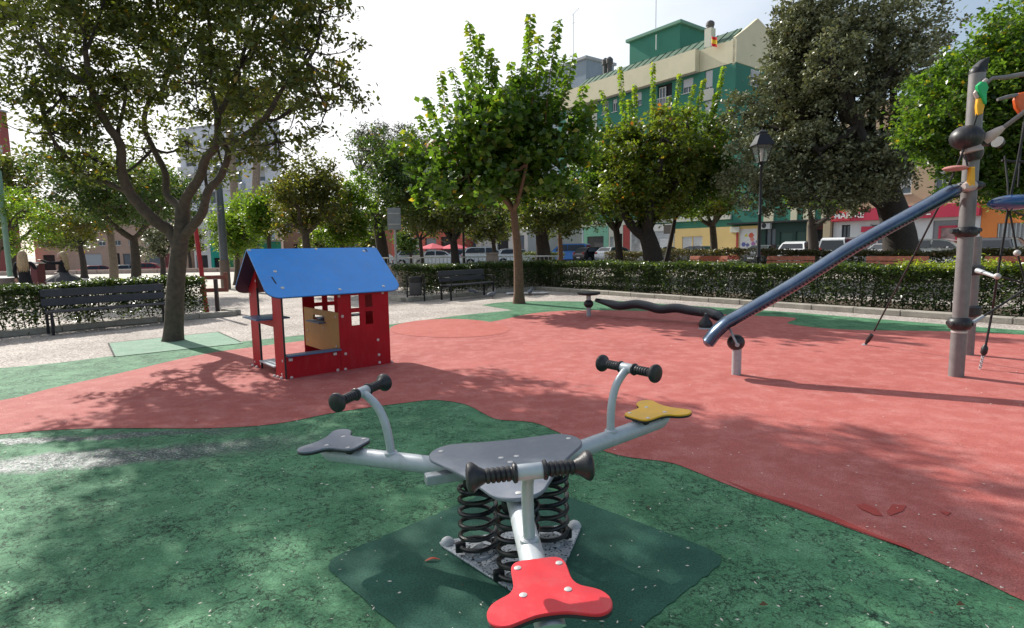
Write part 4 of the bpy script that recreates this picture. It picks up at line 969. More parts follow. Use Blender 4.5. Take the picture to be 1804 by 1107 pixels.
# ================================================================== the big tree over the playhouse
TB = G(305, 601); DT = TB.y
bt = thing('large_shade_tree', 'large shade tree with forking brown limbs on the pale green square', 'tree', TB)
def TP(lst): return [P(x, y, DT+d) for x, y, d in lst]
b = MB()
def limb(pts, r0, r1, n=12, sub=5):
    q = interp(TP(pts), sub); m_ = len(q); b.tube(q, [(r0+(r1-r0)*i/(m_-1))*.86*(1+.05*math.sin(i*1.9)) for i in range(m_)], n); return q
trunk = interp(TP([(305, 604, 0), (307, 560, 0), (310, 500, 0), (316, 440, 0), (321, 395, 0), (322, 362, 0)]), 5)
b.tube(trunk, [.190, .168, .160, .155, .150]+[.148-.002*i for i in range(len(trunk)-5)], 18)
l1 = limb([(316, 440, 0), (300, 408, .0), (277, 393, -.1), (248, 364, -.2), (226, 336, -.3), (214, 300, -.4), (212, 256, -.5), (190, 222, -.6), (172, 188, -.7), (160, 150, -.8), (150, 90, -.9)], .125, .045)
l2 = limb([(224, 338, -.3), (188, 322, -.35), (150, 305, -.5), (118, 278, -.7), (90, 240, -.9), (76, 200, -1.0)], .055, .02, 8)
l3 = limb([(322, 375, 0), (314, 362, .2), (294, 343, .4), (291, 305, .5), (270, 262, .6), (254, 222, .7), (262, 180, .8), (285, 160, .8), (300, 100, .9)], .085, .03, 10)
l4 = limb([(212, 260, -.5), (208, 232, -.3), (218, 190, -.1), (226, 140, .1)], .05, .02, 8)
l5 = limb([(322, 380, 0), (328, 350, -.1), (352, 312, -.3), (362, 280, -.4), (383, 252, -.5), (384, 205, -.5), (398, 180, -.5), (420, 120, -.4)], .105, .035)
l6 = limb([(320, 420, 0), (338, 400, -.1), (356, 376, -.2), (367, 336, -.3), (388, 312, -.3), (402, 270, -.4), (386, 250, -.45)], .10, .05)
l7 = limb([(386, 250, -.45), (419, 246, -.6), (451, 225, -.8), (474, 198, -1.0), (502, 150, -1.1), (540, 110, -1.2)], .075, .02)
l8 = limb([(384, 205, -.5), (374, 160, -.2), (372, 100, 0)], .05, .02, 8)
l9 = limb([(366, 340, -.3), (362, 310, 0), (366, 285, .4), (380, 230, .8)], .035, .015, 8)
l10 = limb([(160, 150, -.8), (110, 120, -1.0), (50, 60, -1.1), (0, 20, -1.2)], .04, .015, 8)
b.build('trunk', M_bark, bt, True)
tips = [l[-1] for l in (l1, l2, l3, l4, l5, l7, l8, l9, l10)]+[l1[len(l1)//2], l5[len(l5)//2], l3[len(l3)//2], l7[len(l7)//2]]
BL = []
for px, py, dd, r, w_ in ((60, 40, -.6, 95, 1), (150, 60, -.9, 105, 1), (250, 40, .3, 110, 1), (350, 60, .6, 110, 1), (450, 60, -.6, 105, 1), (545, 90, -1.0, 85, 1), (600, 150, -1.1, 48, 1),
                        (110, 170, -.8, 85, 1), (190, 170, -.2, 85, 1), (285, 170, .9, 80, 1), (345, 150, -1.0, 75, 1), (440, 170, .2, 90, 1), (520, 190, -1.0, 78, 1), (575, 195, -1.0, 45, 1),
                        (90, 235, -.9, 62, 1), (150, 270, -.6, 58, 1), (255, 262, .9, 45, 1), (330, 250, 1.2, 50, 1), (430, 262, -.7, 52, 1), (490, 250, -.9, 50, 1), (395, 300, .9, 35, 1), (60, 150, -1, 60, 1), (200, 310, .4, 38, 1),
                        (200, -60, -.8, 130, 1), (330, -80, .3, 140, 1), (470, -50, -.3, 120, 1), (80, -50, .3, 120, 1), (300, -150, -.2, 150, 1), (565, 20, -.9, 70, 1), (520, -50, -.5, 80, 1)):
    r_ = r*DT/FPX; BL.append((P(px, py, DT+dd), (r_, r_*1.25, r_*.8)))
crown(bt, BL, 48000, .100, 'dark', tips, M_barkd, .20, 58, .030, .5, .35, nb=6, droop=.5)

# ================================================================== the other trees
spec_tree('dense dark green round tree behind the left hedge, its fork left of the big trunk', 20.5, (212, 335), (165, 78), 232, 15, 'mid', M_bark, 26000, .12, 3, 12, fork=(235, 415), depth_r=2.6, clump=.30)
spec_tree('small yellow green tree at the left edge behind the two people', 22, (30, 385), (95, 62), -30, 14, 'lime', M_bark, 9000, .11, 4, 8, clump=.25)
spec_tree('thin pale trunked tree between the two people and the forked tree', 23.5, (170, 380), (80, 40), 195, 13, 'olive', M_barkl, 6000, .12, 5, 7, fork=(193, 400), clump=.25)
spec_tree('dark blue green tree standing far behind at the left edge', 34, (5, 330), (50, 70), 20, 9, 'dark', M_barkd, 5000, .24, 6, 6, clump=.5)
spec_tree('dark leaning tree before the far pink shops', 38, (115, 415), (55, 30), 145, 9, 'dark', M_barkd, 5000, .22, 7, 6, fork=(140, 430), clump=.45)
spec_tree('grey leafed small tree right of the forked tree before the far shops', 36, (285, 428), (32, 30), 283, 8, 'grey', M_barkd, 3500, .18, 8, 6, clump=.35)
# tall bare leaning trunks in front of the white block
for px0, px1, y1, lab in ((419, 400, 190, 'tall bare palm like trunk leaning left before the white block'), (443, 455, 190, 'tall bare palm like trunk leaning right before the white block')):
    D = 42; t = thing('tall_trunk_tree', lab, 'tree', (P(px0, hz(px0), D).x, D, gz(P(px0, hz(px0), D).x, D)))
    A_ = Vector((t.location.x, D, t.location.z)); b = MB(); q = interp([A_, P((px0+px1)/2+2, 320, D), P(px1, y1, D)], 5); b.tube(q, [.33-.012*i for i in range(len(q))], 10); b.build('trunk', M_barkl, t, True)
    crown(t, sublobes(P(px1, y1-10, D), (2.2, 2.2, 1.4), 6, .5, 3), 2500, .3, 'olive', [q[-1]], M_barkd, .5, 40)
spec_tree('pale yellow green low tree left of the playhouse roof before the white block', 27, (425, 395), (62, 45), 412, 8, 'lime', M_bark, 9000, .16, 9, 9, clump=.35)
spec_tree('light green tree directly behind the playhouse ridge', 25, (478, 372), (42, 55), 470, 8, 'lime', M_bark, 7500, .15, 10, 8, clump=.33)
spec_tree('olive brown tree with visible fork above the playhouse roof', 21, (540, 350), (72, 74), 537, 14, 'olive', M_bark, 14000, .12, 11, 12, fork=(537, 405), clump=.25, hollow=.3)
spec_tree('yellow green tree right of the olive one above the playhouse', 23, (610, 372), (52, 62), 600, 9, 'lime', M_bark, 9500, .14, 12, 10, fork=(602, 425), clump=.28)
spec_tree('dark green tree with thick leaning trunk behind the grey sign', 25.5, (690, 320), (92, 98), 674, 20, 'mid', M_barkd, 22000, .14, 13, 13, fork=(662, 375), clump=.3)
spec_tree('dark conical pine far behind above the treetops', 62, (640, 262), (45, 48), 640, 6, 'pine', M_barkd, 7000, .30, 14, 9, clump=.5, aspect=.25, name='pine_tree')
spec_tree('dark pine far behind just right of the conical one', 58, (700, 262), (60, 40), 700, 6, 'pine', M_barkd, 6000, .30, 15, 9, clump=.5, aspect=.25, name='pine_tree')
spec_tree('dark forked tree before the cafe parasols and the iron lamp', 23, (792, 372), (66, 52), 799, 15, 'dark', M_barkd, 13000, .14, 16, 10, fork=(798, 418), clump=.28)
spec_tree('slim dark tree between grey sign and cafe', 30, (745, 385), (50, 36), 742, 7, 'dark', M_barkd, 6000, .17, 17, 8, fork=(740, 420), clump=.35)
spec_tree('thin dark tree near the cafe left of the fence pillar', 31, (860, 395), (55, 32), 872, 8, 'dark', M_barkd, 7000, .17, 18, 8, fork=(868, 420), clump=.35)
spec_tree('dark double trunked tree right of the young straight trunk', 24, (965, 365), (85, 55), 948, 17, 'dark', M_barkd, 13000, .15, 19, 10, fork=(950, 405), clump=.3, trunks=2)
spec_tree('slim reddish trunked tree beside the blue van', 27, (1010, 370), (55, 50), 985, 9, 'mid', M_barkr, 7000, .15, 20, 8, fork=(986, 410), clump=.3)
# young mulberry with whips
sh = [(825, 38, 200), (845, 60, 210), (935, 25, 200), (930, 60, 210), (985, 35, 220), (992, 100, 200), (872, 100, 210), (900, 110, 200), (775, 125, 260), (795, 118, 240), (960, 90, 210), (1010, 95, 220), (748, 172, 300), (715, 232, 300), (738, 205, 310), (1030, 150, 240), (1050, 175, 260), (815, 90, 220), (862, 85, 215), (950, 62, 200), (1000, 140, 230), (920, 120, 200)]
spec_tree('young straight trunked tree with long upright leafy shoots beside the dark bench', 15.8, (885, 250), (140, 112), 913, 15, 'mulb', M_barkr, 13500, .19, 21, 15, fork=(904, 365), clump=.30, aspect=.8, shoots=sh, hollow=.25, perclump=34)
# low bough reaching left
tr = [o for o in COL.objects if o.name.startswith('tree') and o.get('label', '').startswith('young straight')][0]
crown(tr, [(P(745, 300, 15.4), (.55, .5, .25)), (P(790, 330, 15.4), (.6, .5, .3)), (P(715, 262, 15.4), (.35, .4, .2)), (P(740, 345, 15.4), (.3, .3, .25)), (P(985, 330, 15.6), (.6, .5, .3)), (P(1020, 270, 15.8), (.35, .5, .35))], 1500, .185, 'mulb', [P(900, 330, 15.8)], M_barkr, .18, 30, .025, .8, .3, name='low_boughs')
# pollard row beyond the hedge
sh = [(1092, 118, 260), (1118, 150, 260), (1150, 112, 260), (1198, 130, 260), (1180, 170, 270), (1275, 118, 260), (1240, 140, 260), (1262, 165, 280), (1222, 150, 280), (1060, 160, 280), (1108, 175, 280), (1290, 190, 290)]
spec_tree('broad green and rust pollard with tall shoots and black leaning trunk', 23.5, (1140, 290), (118, 104), 1152, 33, 'autumn', M_barkd, 24000, .16, 22, 14, fork=(1135, 400), clump=.3, aspect=.7, shoots=sh, hollow=.35, shootkey='lime')
spec_tree('light green pollard at the left of the rust coloured one', 25, (1065, 315), (60, 85), 1092, 13, 'mulb', M_barkd, 10000, .16, 23, 10, fork=(1085, 400), clump=.3, aspect=.7)
spec_tree('green tree with upright shoots between pollard and street lamp', 25, (1238, 265), (68, 100), 1165, 8, 'mulb', M_barkd, 15000, .15, 24, 10, fork=(1190, 380), clump=.3)
spec_tree('small forked tree before the yellow shop wall', 27, (1245, 352), (70, 36), 1257, 13, 'autumn', M_bark, 7500, .15, 25, 9, fork=(1255, 392), clump=.3, hollow=.3)
# great grey-green tree
gt = spec_tree('huge grey green tree with massive black trunk behind the slide bar', 22, (1475, 185), (152, 215), 1592, 52, 'grey', M_barkd, 90000, .15, 26, 48, fork=(1560, 330), clump=.22, hollow=.55, depth_r=3.2, k=.27, perclump=50)
crown(gt, [(P(1330, 300, 21.5), (1.3, 1.3, 1.5)), (P(1370, 340, 21.5), (1.1, 1.2, .9)), (P(1310, 200, 22), (.8, 1, .9)), (P(1600, 60, 22), (1.8, 1.6, 1.8)), (P(1640, 230, 21.5), (1.2, 1.3, 1.6)), (P(1440, 20, 22), (1.6, 1.5, 1.7)), (P(1540, 300, 21), (1.7, 1.0, 1.1)), (P(1440, 350, 21), (1.2, 1.0, .6))], 26000, .15, 'grey', [P(1560, 330, 22)], M_barkd, .32, 55, .06, name='outer_boughs')
spec_tree('yellowing tree beside the insurance office, half hidden by the huge tree', 30, (1475, 348), (75, 30), 1432, 17, 'lime', M_barkd, 7000, .16, 27, 9, fork=(1430, 395), clump=.32)
spec_tree('bright green tree at the right edge behind the climbing frame', 14.5, (1748, 175), (140, 185), 1880, 30, 'mulb', M_bark, 52000, .125, 28, 24, fork=(1870, 300), clump=.24, hollow=.5, depth_r=1.8, k=.42)
rtree = [o for o in COL.objects if o.get('label', '').startswith('bright green tree at the right edge')][0]
crown(rtree, [(P(1690, 270, 14.3), (.9, .8, .7)), (P(1640, 235, 14.3), (.6, .7, .6)), (P(1760, 300, 14.3), (1.0, .9, .7)), (P(1815, 330, 14.2), (.9, .8, .7)), (P(1700, 325, 14.3), (.5, .6, .35))], 13000, .125, 'mulb', [P(1800, 290, 14.5)], M_bark, .22, 55, .03, name='low_boughs')
# low mass of trees behind the lot
for px, py, rx, rz, D, key, lab in ((330, 420, 30, 25, 55, 'dark', 'small dark street tree right of the big trunk far off'), (570, 425, 38, 24, 45, 'dark', 'dark low street tree far behind the playhouse ridge'), (650, 428, 25, 20, 48, 'dark', 'dark low street tree far behind the sign'), (905, 385, 35, 28, 36, 'mid', 'small green street tree behind the young trunk'), (720, 425, 26, 18, 46, 'mid', 'small street tree before the red shop fronts')):
    spec_tree(lab, D, (px, py), (rx, rz), px+3, 5, key, M_barkd, 3200, .24, int(px), 6, clump=.4)

# a tree just outside the picture on the left, which throws the soft shade on the foreground
spec_tree('thin crowned tree just beyond the left edge of the picture', 5.6, (-300, -40), (240, 90), -620, 26, 'dark', M_bark, 2600, .12, 31, 9, clump=.22, hollow=.2, depth_r=1.8)

# ================================================================== street lamps
def lamp(label, px, D, ytop, full=True):
    x = P(px, hz(px), D).x; t = thing('street_lamp', label, 'street lamp', (x, D, 0), 'black iron street lamps')
    zt = P(px, ytop, D).z; s = 1
    b = MB(); zl = zt-.98
    b.lathe([(0, .15), (.08, .15), (.12, .10), (.5, .085), (.55, .11), (.62, .07), (1.1, .058), (1.14, .075), (1.2, .052), (zl*.62, .042), (zl*.62+.03, .058), (zl*.62+.06, .04), (zl-.1, .035), (zl-.06, .06), (zl, .03)], (x, D, 0), HZ, 14); b.build('pole', M_iron, t, True)
    b = MB(); w0, w1, h = .10, .215, .46
    o = Vector((x, D, zl+.05))
    for sx, sy in ((1, 1), (-1, 1), (1, -1), (-1, -1)): b.tube([o+Vector((sx*w0, sy*w0, 0)), o+Vector((sx*w1, sy*w1, h))], .011, 6)
    for z, w in ((0, w0), (h, w1)):
        for k in range(4):
            p_ = [(1, 1), (-1, 1), (-1, -1), (1, -1)]; a = p_[k]; c_ = p_[(k+1) % 4]; b.tube([o+Vector((a[0]*w, a[1]*w, z)), o+Vector((c_[0]*w, c_[1]*w, z))], .013, 6)
    b.tube([o-HZ*.06, o+HZ*.02], [.03, .10], 10)
    b.build('lantern_frame', M_iron, t)
    b = MB(); b.add([o+Vector((sx*w0*.97, sy*w0*.97, .01)) for sx, sy in ((1, 1), (-1, 1), (-1, -1), (1, -1))]+[o+Vector((sx*w1*.97, sy*w1*.97, h-.01)) for sx, sy in ((1, 1), (-1, 1), (-1, -1), (1, -1))], [(0, 1, 5, 4), (1, 2, 6, 5), (2, 3, 7, 6), (3, 0, 4, 7)])
    b.build('glass', M_clearglass, t)
    b = MB(); r_ = [(w1+.035, h), (w1+.03, h+.02), (.13, h+.27), (.10, h+.28), (.10, h+.33), (.13, h+.335), (.125, h+.36), (.05, h+.40), (.012, h+.44)]
    for i, (w, z) in enumerate(r_): b.v += [tuple(o+Vector((sx*w, sy*w, z))) for sx, sy in ((1, 1), (-1, 1), (-1, -1), (1, -1))]
    for i in range(len(r_)-1):
        for k in range(4): b.f.append((i*4+k, i*4+(k+1) % 4, i*4+4+(k+1) % 4, i*4+4+k)); b.m.append(0)
    b.f += [(3, 2, 1, 0)]; b.m.append(0)
    b.build('lantern_roof', mat('lamp_roof_metal', (.03, .03, .034), .35, .4), t)
    b = MB(); b.lathe([(.02, .03), (.2, .03), (.22, .05), (.36, .05), (.40, .02)], o, HZ, 10); b.build('bulb_holder', M_pale, t, True)
    return t
def glassmat(name, col, rough=.05, alpha=.3):
    m = bpy.data.materials.new(name); m.use_nodes = True; t = m.node_tree; pb_ = t.nodes['Principled BSDF']
    pb_.inputs['Base Color'].default_value = col+(1,); pb_.inputs['Roughness'].default_value = rough; pb_.inputs['Alpha'].default_value = alpha
    MATS[name] = m; return m
M_clearglass = glassmat('lamp_glass', (.5, .55, .55), .1, .12)
lamp('tall black iron street lamp between two orange benches', 1337, 16.6, 226)
lamp('black iron street lamp half hidden by leaves right of the young trunk', 965, 27, 262)
lamp('black iron street lamp in front of the cafe parasols', 817, 25, 290)

# ================================================================== sign, poles, barrier
D = 22; x = P(697, hz(697), D).x; t = thing('road_sign', 'grey back of a tall rectangular road sign on a pale post', 'sign', (x, D, 0))
b = MB(); b.tube([(x, D, 0), (x, D, P(690, 366, D).z)], .045, 12); b.build('post', mat('pale_post', (.52, .50, .47), .5, .2), t, True)
b = MB(); z1 = P(690, 367, D).z; z0 = P(690, 405, D).z; b.box((x-.0, D-.07, (z0+z1)/2), (.50, .03, z1-z0), Matrix.Rotation(.25, 3, 'Z'), .008); b.build('sign_panel', mat('sign_back_grey', (.30, .32, .33), .45, .4), t)
b = MB()
for z in (z0+.2, z1-.2): b.box((x-.0, D-.095, z), (.42, .02, .03), Matrix.Rotation(.25, 3, 'Z'))
b.build('sign_bracket', M_rivet, t)
# red pole
rp_ = G(365, 554); t = thing('red_pole', 'thin red leaning pole at the right end of the left hedge', 'pole', rp_)
b = MB(); b.tube([rp_, P(354, 473, rp_.y), P(343, 392, rp_.y)], .052, 14); b.build('pole', mat('red_pole_paint', (.42, .012, .02), .4), t, True)
# wooden barrier
t = thing('wooden_barrier', 'red brown two rail barrier behind the left hedge end', 'barrier', G(377, 552))
Db = G(377, 552).y
b = MB(); b.box((P(380, 500, Db).x, Db, P(380, 522, Db).z*.5+.2), (.085, .07, P(380, 490, Db).z), None, .008); b.build('post', mat('barrier_post', (.07, .06, .055), .7), t)
M_bar = mat('barrier_wood', (.24, .085, .06), .7, 0, .2, 8, .3, 60)
for y0, y1 in ((487, 493), (510, 515)):
    A_, B_ = P(352, (y0+y1)/2+1, Db+.1), P(398, (y0+y1)/2-3, Db+.3); MB().box((A_+B_)/2, ((B_-A_).length, .05, .10), Matrix.Rotation(math.atan2((B_-A_).y, (B_-A_).x), 3, 'Z'), .008).build('rail', M_bar, t)
A_ = P(398, 497, Db+.3); MB().box(A_, (.09, .06, .50), None, .008).build('end_post', M_bar, t)
# lamp column
D = 24.2; x = P(394, hz(394), D).x; t = thing('lamp_column', 'thick grey steel column between red pole and playhouse', 'pole', (x, D, 0))
b = MB(); b.tube([(x, D, 0), (x, D, 1.2)], .19, 12); b.build('column_base', mat('column_base_paint', (.16, .12, .10), .6), t, True)
b = MB(); b.tube([(x, D, 1.2), (x-.0, D, 3.5), (x, D, 5.0)], [.16, .14, .10], 14); b.build('column', mat('column_grey', (.13, .145, .165), .45, .3), t, True)
# green pole at far left
D = 21; x = P(14, hz(14), D).x; t = thing('green_pole', 'pale green pole left of the long haired person', 'pole', (x, D, 0)); b = MB(); b.tube([(x, D, 0), (x, D, 4.5)], .085, 12); b.build('pole', mat('pale_green_paint', (.22, .36, .28), .5), t, True)
# maroon box column between the people
D = 19; v = P(66, 470, D); t = thing('maroon_cabinet', 'maroon box cabinet with pale top between the two people', 'cabinet', (v.x, D, 0))
b = MB(); b.box((v.x, D, .62), (.24, .34, 1.24), None, .02); b.build('cabinet_body', mat('maroon_paint', (.16, .03, .035), .5), t); b = MB(); b.box((v.x, D, 1.27), (.30, .40, .05), None, .01); b.build('cabinet_top', M_rivet, t)
D = 17.5; v = P(12, 490, D); t = thing('grey_bin', 'small grey bin at the left edge behind the hedge', 'litter bin', (v.x, D, 0)); b = MB(); b.lathe([(0, .16), (.78, .20), (.82, .22), (.86, .22), (.88, .18)], (v.x, D, 0), HZ, 18); b.build('bin_body', mat('warm_grey_plastic', (.16, .13, .12), .6), t, True)

# ================================================================== fence with low wall in the middle distance
def rail_fence(label, pa, Da, pb, Db_, ytop, ):
    A_ = Vector((P(pa, hz(pa), Da).x, Da, 0)); B_ = Vector((P(pb, hz(pb), Db_).x, Db_, 0)); L = (B_-A_).length; u = (B_-A_).normalized()
    R = Matrix((u, Vector((-u.y, u.x, 0)), HZ)).transposed()
    w = thing('low_wall', 'low pinkish wall under the '+label, 'wall', A_)
    n = int(L/1.6)
    for i in range(n): MB().box(A_+u*(i+.5)*L/n+HZ*.40, (L/n-.01, .3, .80), R, .012).build('wall_block', MATS['pinkish_render'], w)
    MB().box(A_+u*L/2+HZ*.825, (L, .36, .05), R, .01).build('coping', mat('pale_coping', (.5, .46, .42), .8), w)
    f = thing('railing', label, 'railing', A_+HZ*.85)
    MB().box(A_+u*L/2+HZ*1.17, (L, .07, .05), R, .01).build('top_rail', mat('white_rail_paint', (.62, .62, .60), .4), f)
    MB().box(A_+u*L/2+HZ*.91, (L, .03, .03), R).build('bottom_rail', M_galv, f)
    k = int(L/.17)
    first = None
    for i in range(k):
        o = MB().box(A_+u*(i+.5)*L/k+HZ*1.03, (.022, .022, .22), R).build('baluster', M_galv, f) if first is None else first.copy()
        if first is None: first = o; o0 = i
        else: COL.objects.link(o); o.location = u*(i-o0)*L/k
    return f
rail_fence('metal railing with white top rail behind the middle bench', 648, 25, 985, 22.5, 456)
D = 23.6; v = P(868, 460, D); t = thing('brick_pillar', 'square pinkish pillar interrupting the metal railing', 'pillar', (v.x, D-.35, 0)); b = MB(); b.box((v.x, D-.35, .62), (.46, .46, 1.3), None, .015); b.box((v.x, D-.35, 1.30), (.52, .52, .06), None, .01); b.build('pillar', MATS['pinkish_render'], t)

# ================================================================== people
def skin(name, J, E, m, parent, sub=1, label=None):
    """J: name -> (point, radius)"""
    keys = list(J); off = root_origin(parent)
    me = bpy.data.meshes.new(name); me.from_pydata([tuple(Vector(J[k][0])-off) for k in keys], [(keys.index(a), keys.index(c)) for a, c in E], [])
    o = bpy.data.objects.new(name, me); COL.objects.link(o); o.parent = parent
    md = o.modifiers.new('skin', 'SKIN'); md.use_smooth_shade = True
    for i, k in enumerate(keys):
        r = J[k][1]; r = r if hasattr(r, '__len__') else (r, r); me.skin_vertices[0].data[i].radius = r; me.skin_vertices[0].data[i].use_root = (i == 0)
    s_ = o.modifiers.new('sub', 'SUBSURF'); s_.levels = sub; s_.render_levels = sub
    me.materials.append(m)
    if label: o['label'] = label
    return o
M_skin = mat('skin', (.45, .27, .19), .5, 0, .06); M_blackcloth = mat('black_cloth', (.012, .012, .015), .9, 0, .3, 30); M_hair = mat('blonde_hair', (.44, .31, .17), .5, 0, .45, 40, .5, 120)
M_tulle = mat('grey_tulle', (.075, .07, .068), .8, 0, .3, 40)
def person(label, px, D, h, yaw, arms, skirt):
    g = Vector((P(px, hz(px), D).x, D, 0)); t = thing('person', label, 'person', g)
    R = Matrix.Rotation(yaw, 3, 'Z')
    def B(x, y, z): return g+(R @ Vector((x, y, 0)))*h+HZ*z*h
    J = {'pel': (B(0, 0, .53), .085*h), 'wst': (B(0, 0, .62), (.075*h, .06*h)), 'chest': (B(0, .0, .74), (.09*h, .065*h)), 'neck': (B(0, 0, .835), .034*h), 'neck2': (B(0, -.005, .865), .032*h)}
    E = [('pel', 'wst'), ('wst', 'chest'), ('chest', 'neck'), ('neck', 'neck2')]
    for s_, nm in ((1, 'r'), (-1, 'l')):
        el, wr, hd = arms[nm]
        J.update({'sh'+nm: (B(.105*s_, 0, .80), .036*h), 'el'+nm: (B(*el), .026*h), 'wr'+nm: (B(*wr), .019*h), 'hp'+nm: (B(.055*s_, 0, .48), .055*h), 'kn'+nm: (B(.06*s_, -.01, .27), .036*h), 'an'+nm: (B(.065*s_, .01, .05), .024*h), 'to'+nm: (B(.075*s_, -.075, .018), .02*h)})
        E += [('chest', 'sh'+nm), ('sh'+nm, 'el'+nm), ('el'+nm, 'wr'+nm), ('pel', 'hp'+nm), ('hp'+nm, 'kn'+nm), ('kn'+nm, 'an'+nm), ('an'+nm, 'to'+nm)]
    body = skin('body', J, E, M_blackcloth, t)
    hd_ = MB(); hc = B(0, -.012, .925); hd_.ball(hc, .064*h, 18, (.80, .98, 1.12), R)
    hd_.ball(B(0, -.076, .918), .010*h, 8, (.8, 1.2, 1.4), R)     # nose
    for s_ in (1, -1): hd_.ball(B(.053*s_, -.005, .92), .014*h, 8, (.5, 1, 1.3), R)
    hd_.tube([B(0, -.002, .85), B(0, -.008, .885)], [.033*h, .034*h], 12)
    head = hd_.build('head', M_skin, t, True)
    b = MB()
    for s_ in (1, -1): b.ball(B(.022*s_, -.068, .930), .0075*h, 8, (1.2, .5, .8), R)
    b.ball(B(0, -.071, .893), .010*h, 8, (1.3, .4, .35), R); b.build('face_features', mat('face_dark', (.10, .04, .035), .5), head, True)
    # hair: cap and long strands down the back
    b = MB(); b.ball(B(0, .012, .938), .068*h, 20, (.88, 1.0, 1.05), R)
    for i in range(26):
        a = PI*(.05+.9*i/25); x, y = math.cos(a)*.054, math.sin(a)*.06+.01
        b.tube([B(x*.6, y*.6, .985), B(x*1.05, y, .93), B(x*1.15, y+.012, .86), B(x*1.25+random.uniform(-.008, .008), y+.02, .76), B(x*1.1+random.uniform(-.015, .015), y+.028, .66+random.uniform(-.02, .03))], [.010*h, .015*h, .014*h, .012*h, .003*h], 6)
    b.build('hair', M_hair, t, True)
    # hands with separate fingers
    for nm in ('l', 'r'):
        el, wr, hd = arms[nm]; w_ = B(*wr); e_ = B(*hd); d = (e_-w_).normalized(); sd = d.cross(HZ).normalized(); b = MB()
        b.tube([w_-d*.01, w_+d*.03, w_+d*.075], [.018, .03, .032], 10, flat=.5)
        for i, L in enumerate((.055, .065, .062, .05)):
            o = w_+d*.07+sd*(i-1.5)*.016; b.tube([o, o+d*L*.5, o+d*L-HZ*.012], [.008, .0078, .006], 6)
        o = w_+d*.03+sd*-.028; b.tube([o, o+d*.03-sd*.018, o+d*.055-sd*.02], [.009, .0085, .007], 6)
        b.build('hand', M_skin, t, True)
    if skirt:
        b = MB(); n = 40; rings = []
        for k, (z, r) in enumerate(((.625, .07), (.60, .10), (.56, .17), (.51, .24), (.455, .285))):
            for i in range(n):
                a = 2*PI*i/n; rr = r*(1+.07*math.sin(i*PI/2+k)*(k > 1)); b.v.append(tuple(B(math.cos(a)*rr, math.sin(a)*rr, z+.012*math.sin(i*2.1)*(k > 2))))
        for k in range(4):
            for i in range(n): b.f.append((k*n+i, k*n+(i+1) % n, (k+1)*n+(i+1) % n, (k+1)*n+i)); b.m.append(0)
        b.build('skirt', M_tulle, t, True)
    return t
person('person with long blonde hair in black, seen from behind at the left edge', 40, 16.2, 1.64, PI+.4, {'r': ((.135, .02, .66), (.13, -.03, .54), (.13, -.05, .49)), 'l': ((-.14, -.05, .69), (-.13, -.17, .74), (-.12, -.23, .77))}, False)
person('blonde person in black top and full grey skirt stretching an arm to the left', 109, 17.4, 1.60, -1.2, {'r': ((.17, -.15, .80), (.10, -.30, .86), (.07, -.36, .86)), 'l': ((-.20, -.06, .72), (-.22, -.16, .62), (-.21, -.22, .60))}, True)

# ================================================================== pigeons and rubbish by the bench
def pigeon(px, py, yaw, lab):
    g = G(px, py); t = thing('pigeon', lab, 'pigeon', g, 'pigeons by the dark bench'); R = Matrix.Rotation(yaw, 3, 'Z')
    b = MB(); prof = interp([g+R @ Vector((-.20, 0, .10)), g+R @ Vector((-.12, 0, .115)), g+R @ Vector((-.02, 0, .13)), g+R @ Vector((.07, 0, .145)), g+R @ Vector((.105, 0, .20)), g+R @ Vector((.125, 0, .235))], 3)
    rr = [.012, .018, .03, .045, .058, .066, .07, .07, .066, .058, .045, .034, .03, .028, .028, .018]
    b.tube(prof, rr[:len(prof)], 12); b.ball(g+R @ Vector((.125, 0, .238)), .028, 10); b.lathe([(0, .009), (.028, .002)], g+R @ Vector((.148, 0, .235)), R @ Vector((1, 0, -.2)), 6)
    b.build('body', mat('pigeon_grey', (.16, .17, .20), .6, 0, .4, 30), t, True)
    b = MB()
    for s_ in (1, -1): b.tube([g+R @ Vector((.0, .022*s_, .09)), g+R @ Vector((.005, .022*s_, .012)), g+R @ Vector((.04, .025*s_, .008))], .006, 5)
    b.build('legs', mat('pigeon_leg', (.35, .09, .07), .6), t, True)
pigeon(867, 526, .4, 'grey pigeon walking in front of the dark bench')
pigeon(832, 521, 2.8, 'grey pigeon in the shade under the dark bench')
pigeon(934, 521, 1.2, 'grey pigeon right of the young straight trunk')
g = G(925, 519); b = MB(); pts = []
for i in range(9):
    for j in range(5): pts.append((g.x-.6+i*.17, g.y-.2+j*.1+.02*math.sin(i), .03+.035*abs(math.sin(i*1.7+j*2.1))))
b.add(pts, [(i*5+j, (i+1)*5+j, (i+1)*5+j+1, i*5+j+1) for i in range(8) for j in range(4)]); o = b.build('crumpled_sheet', mat('white_plastic_sheet', (.7, .7, .72), .5)); tag(o, 'crumpled white plastic sheet on the ground behind the young trunk', 'litter')

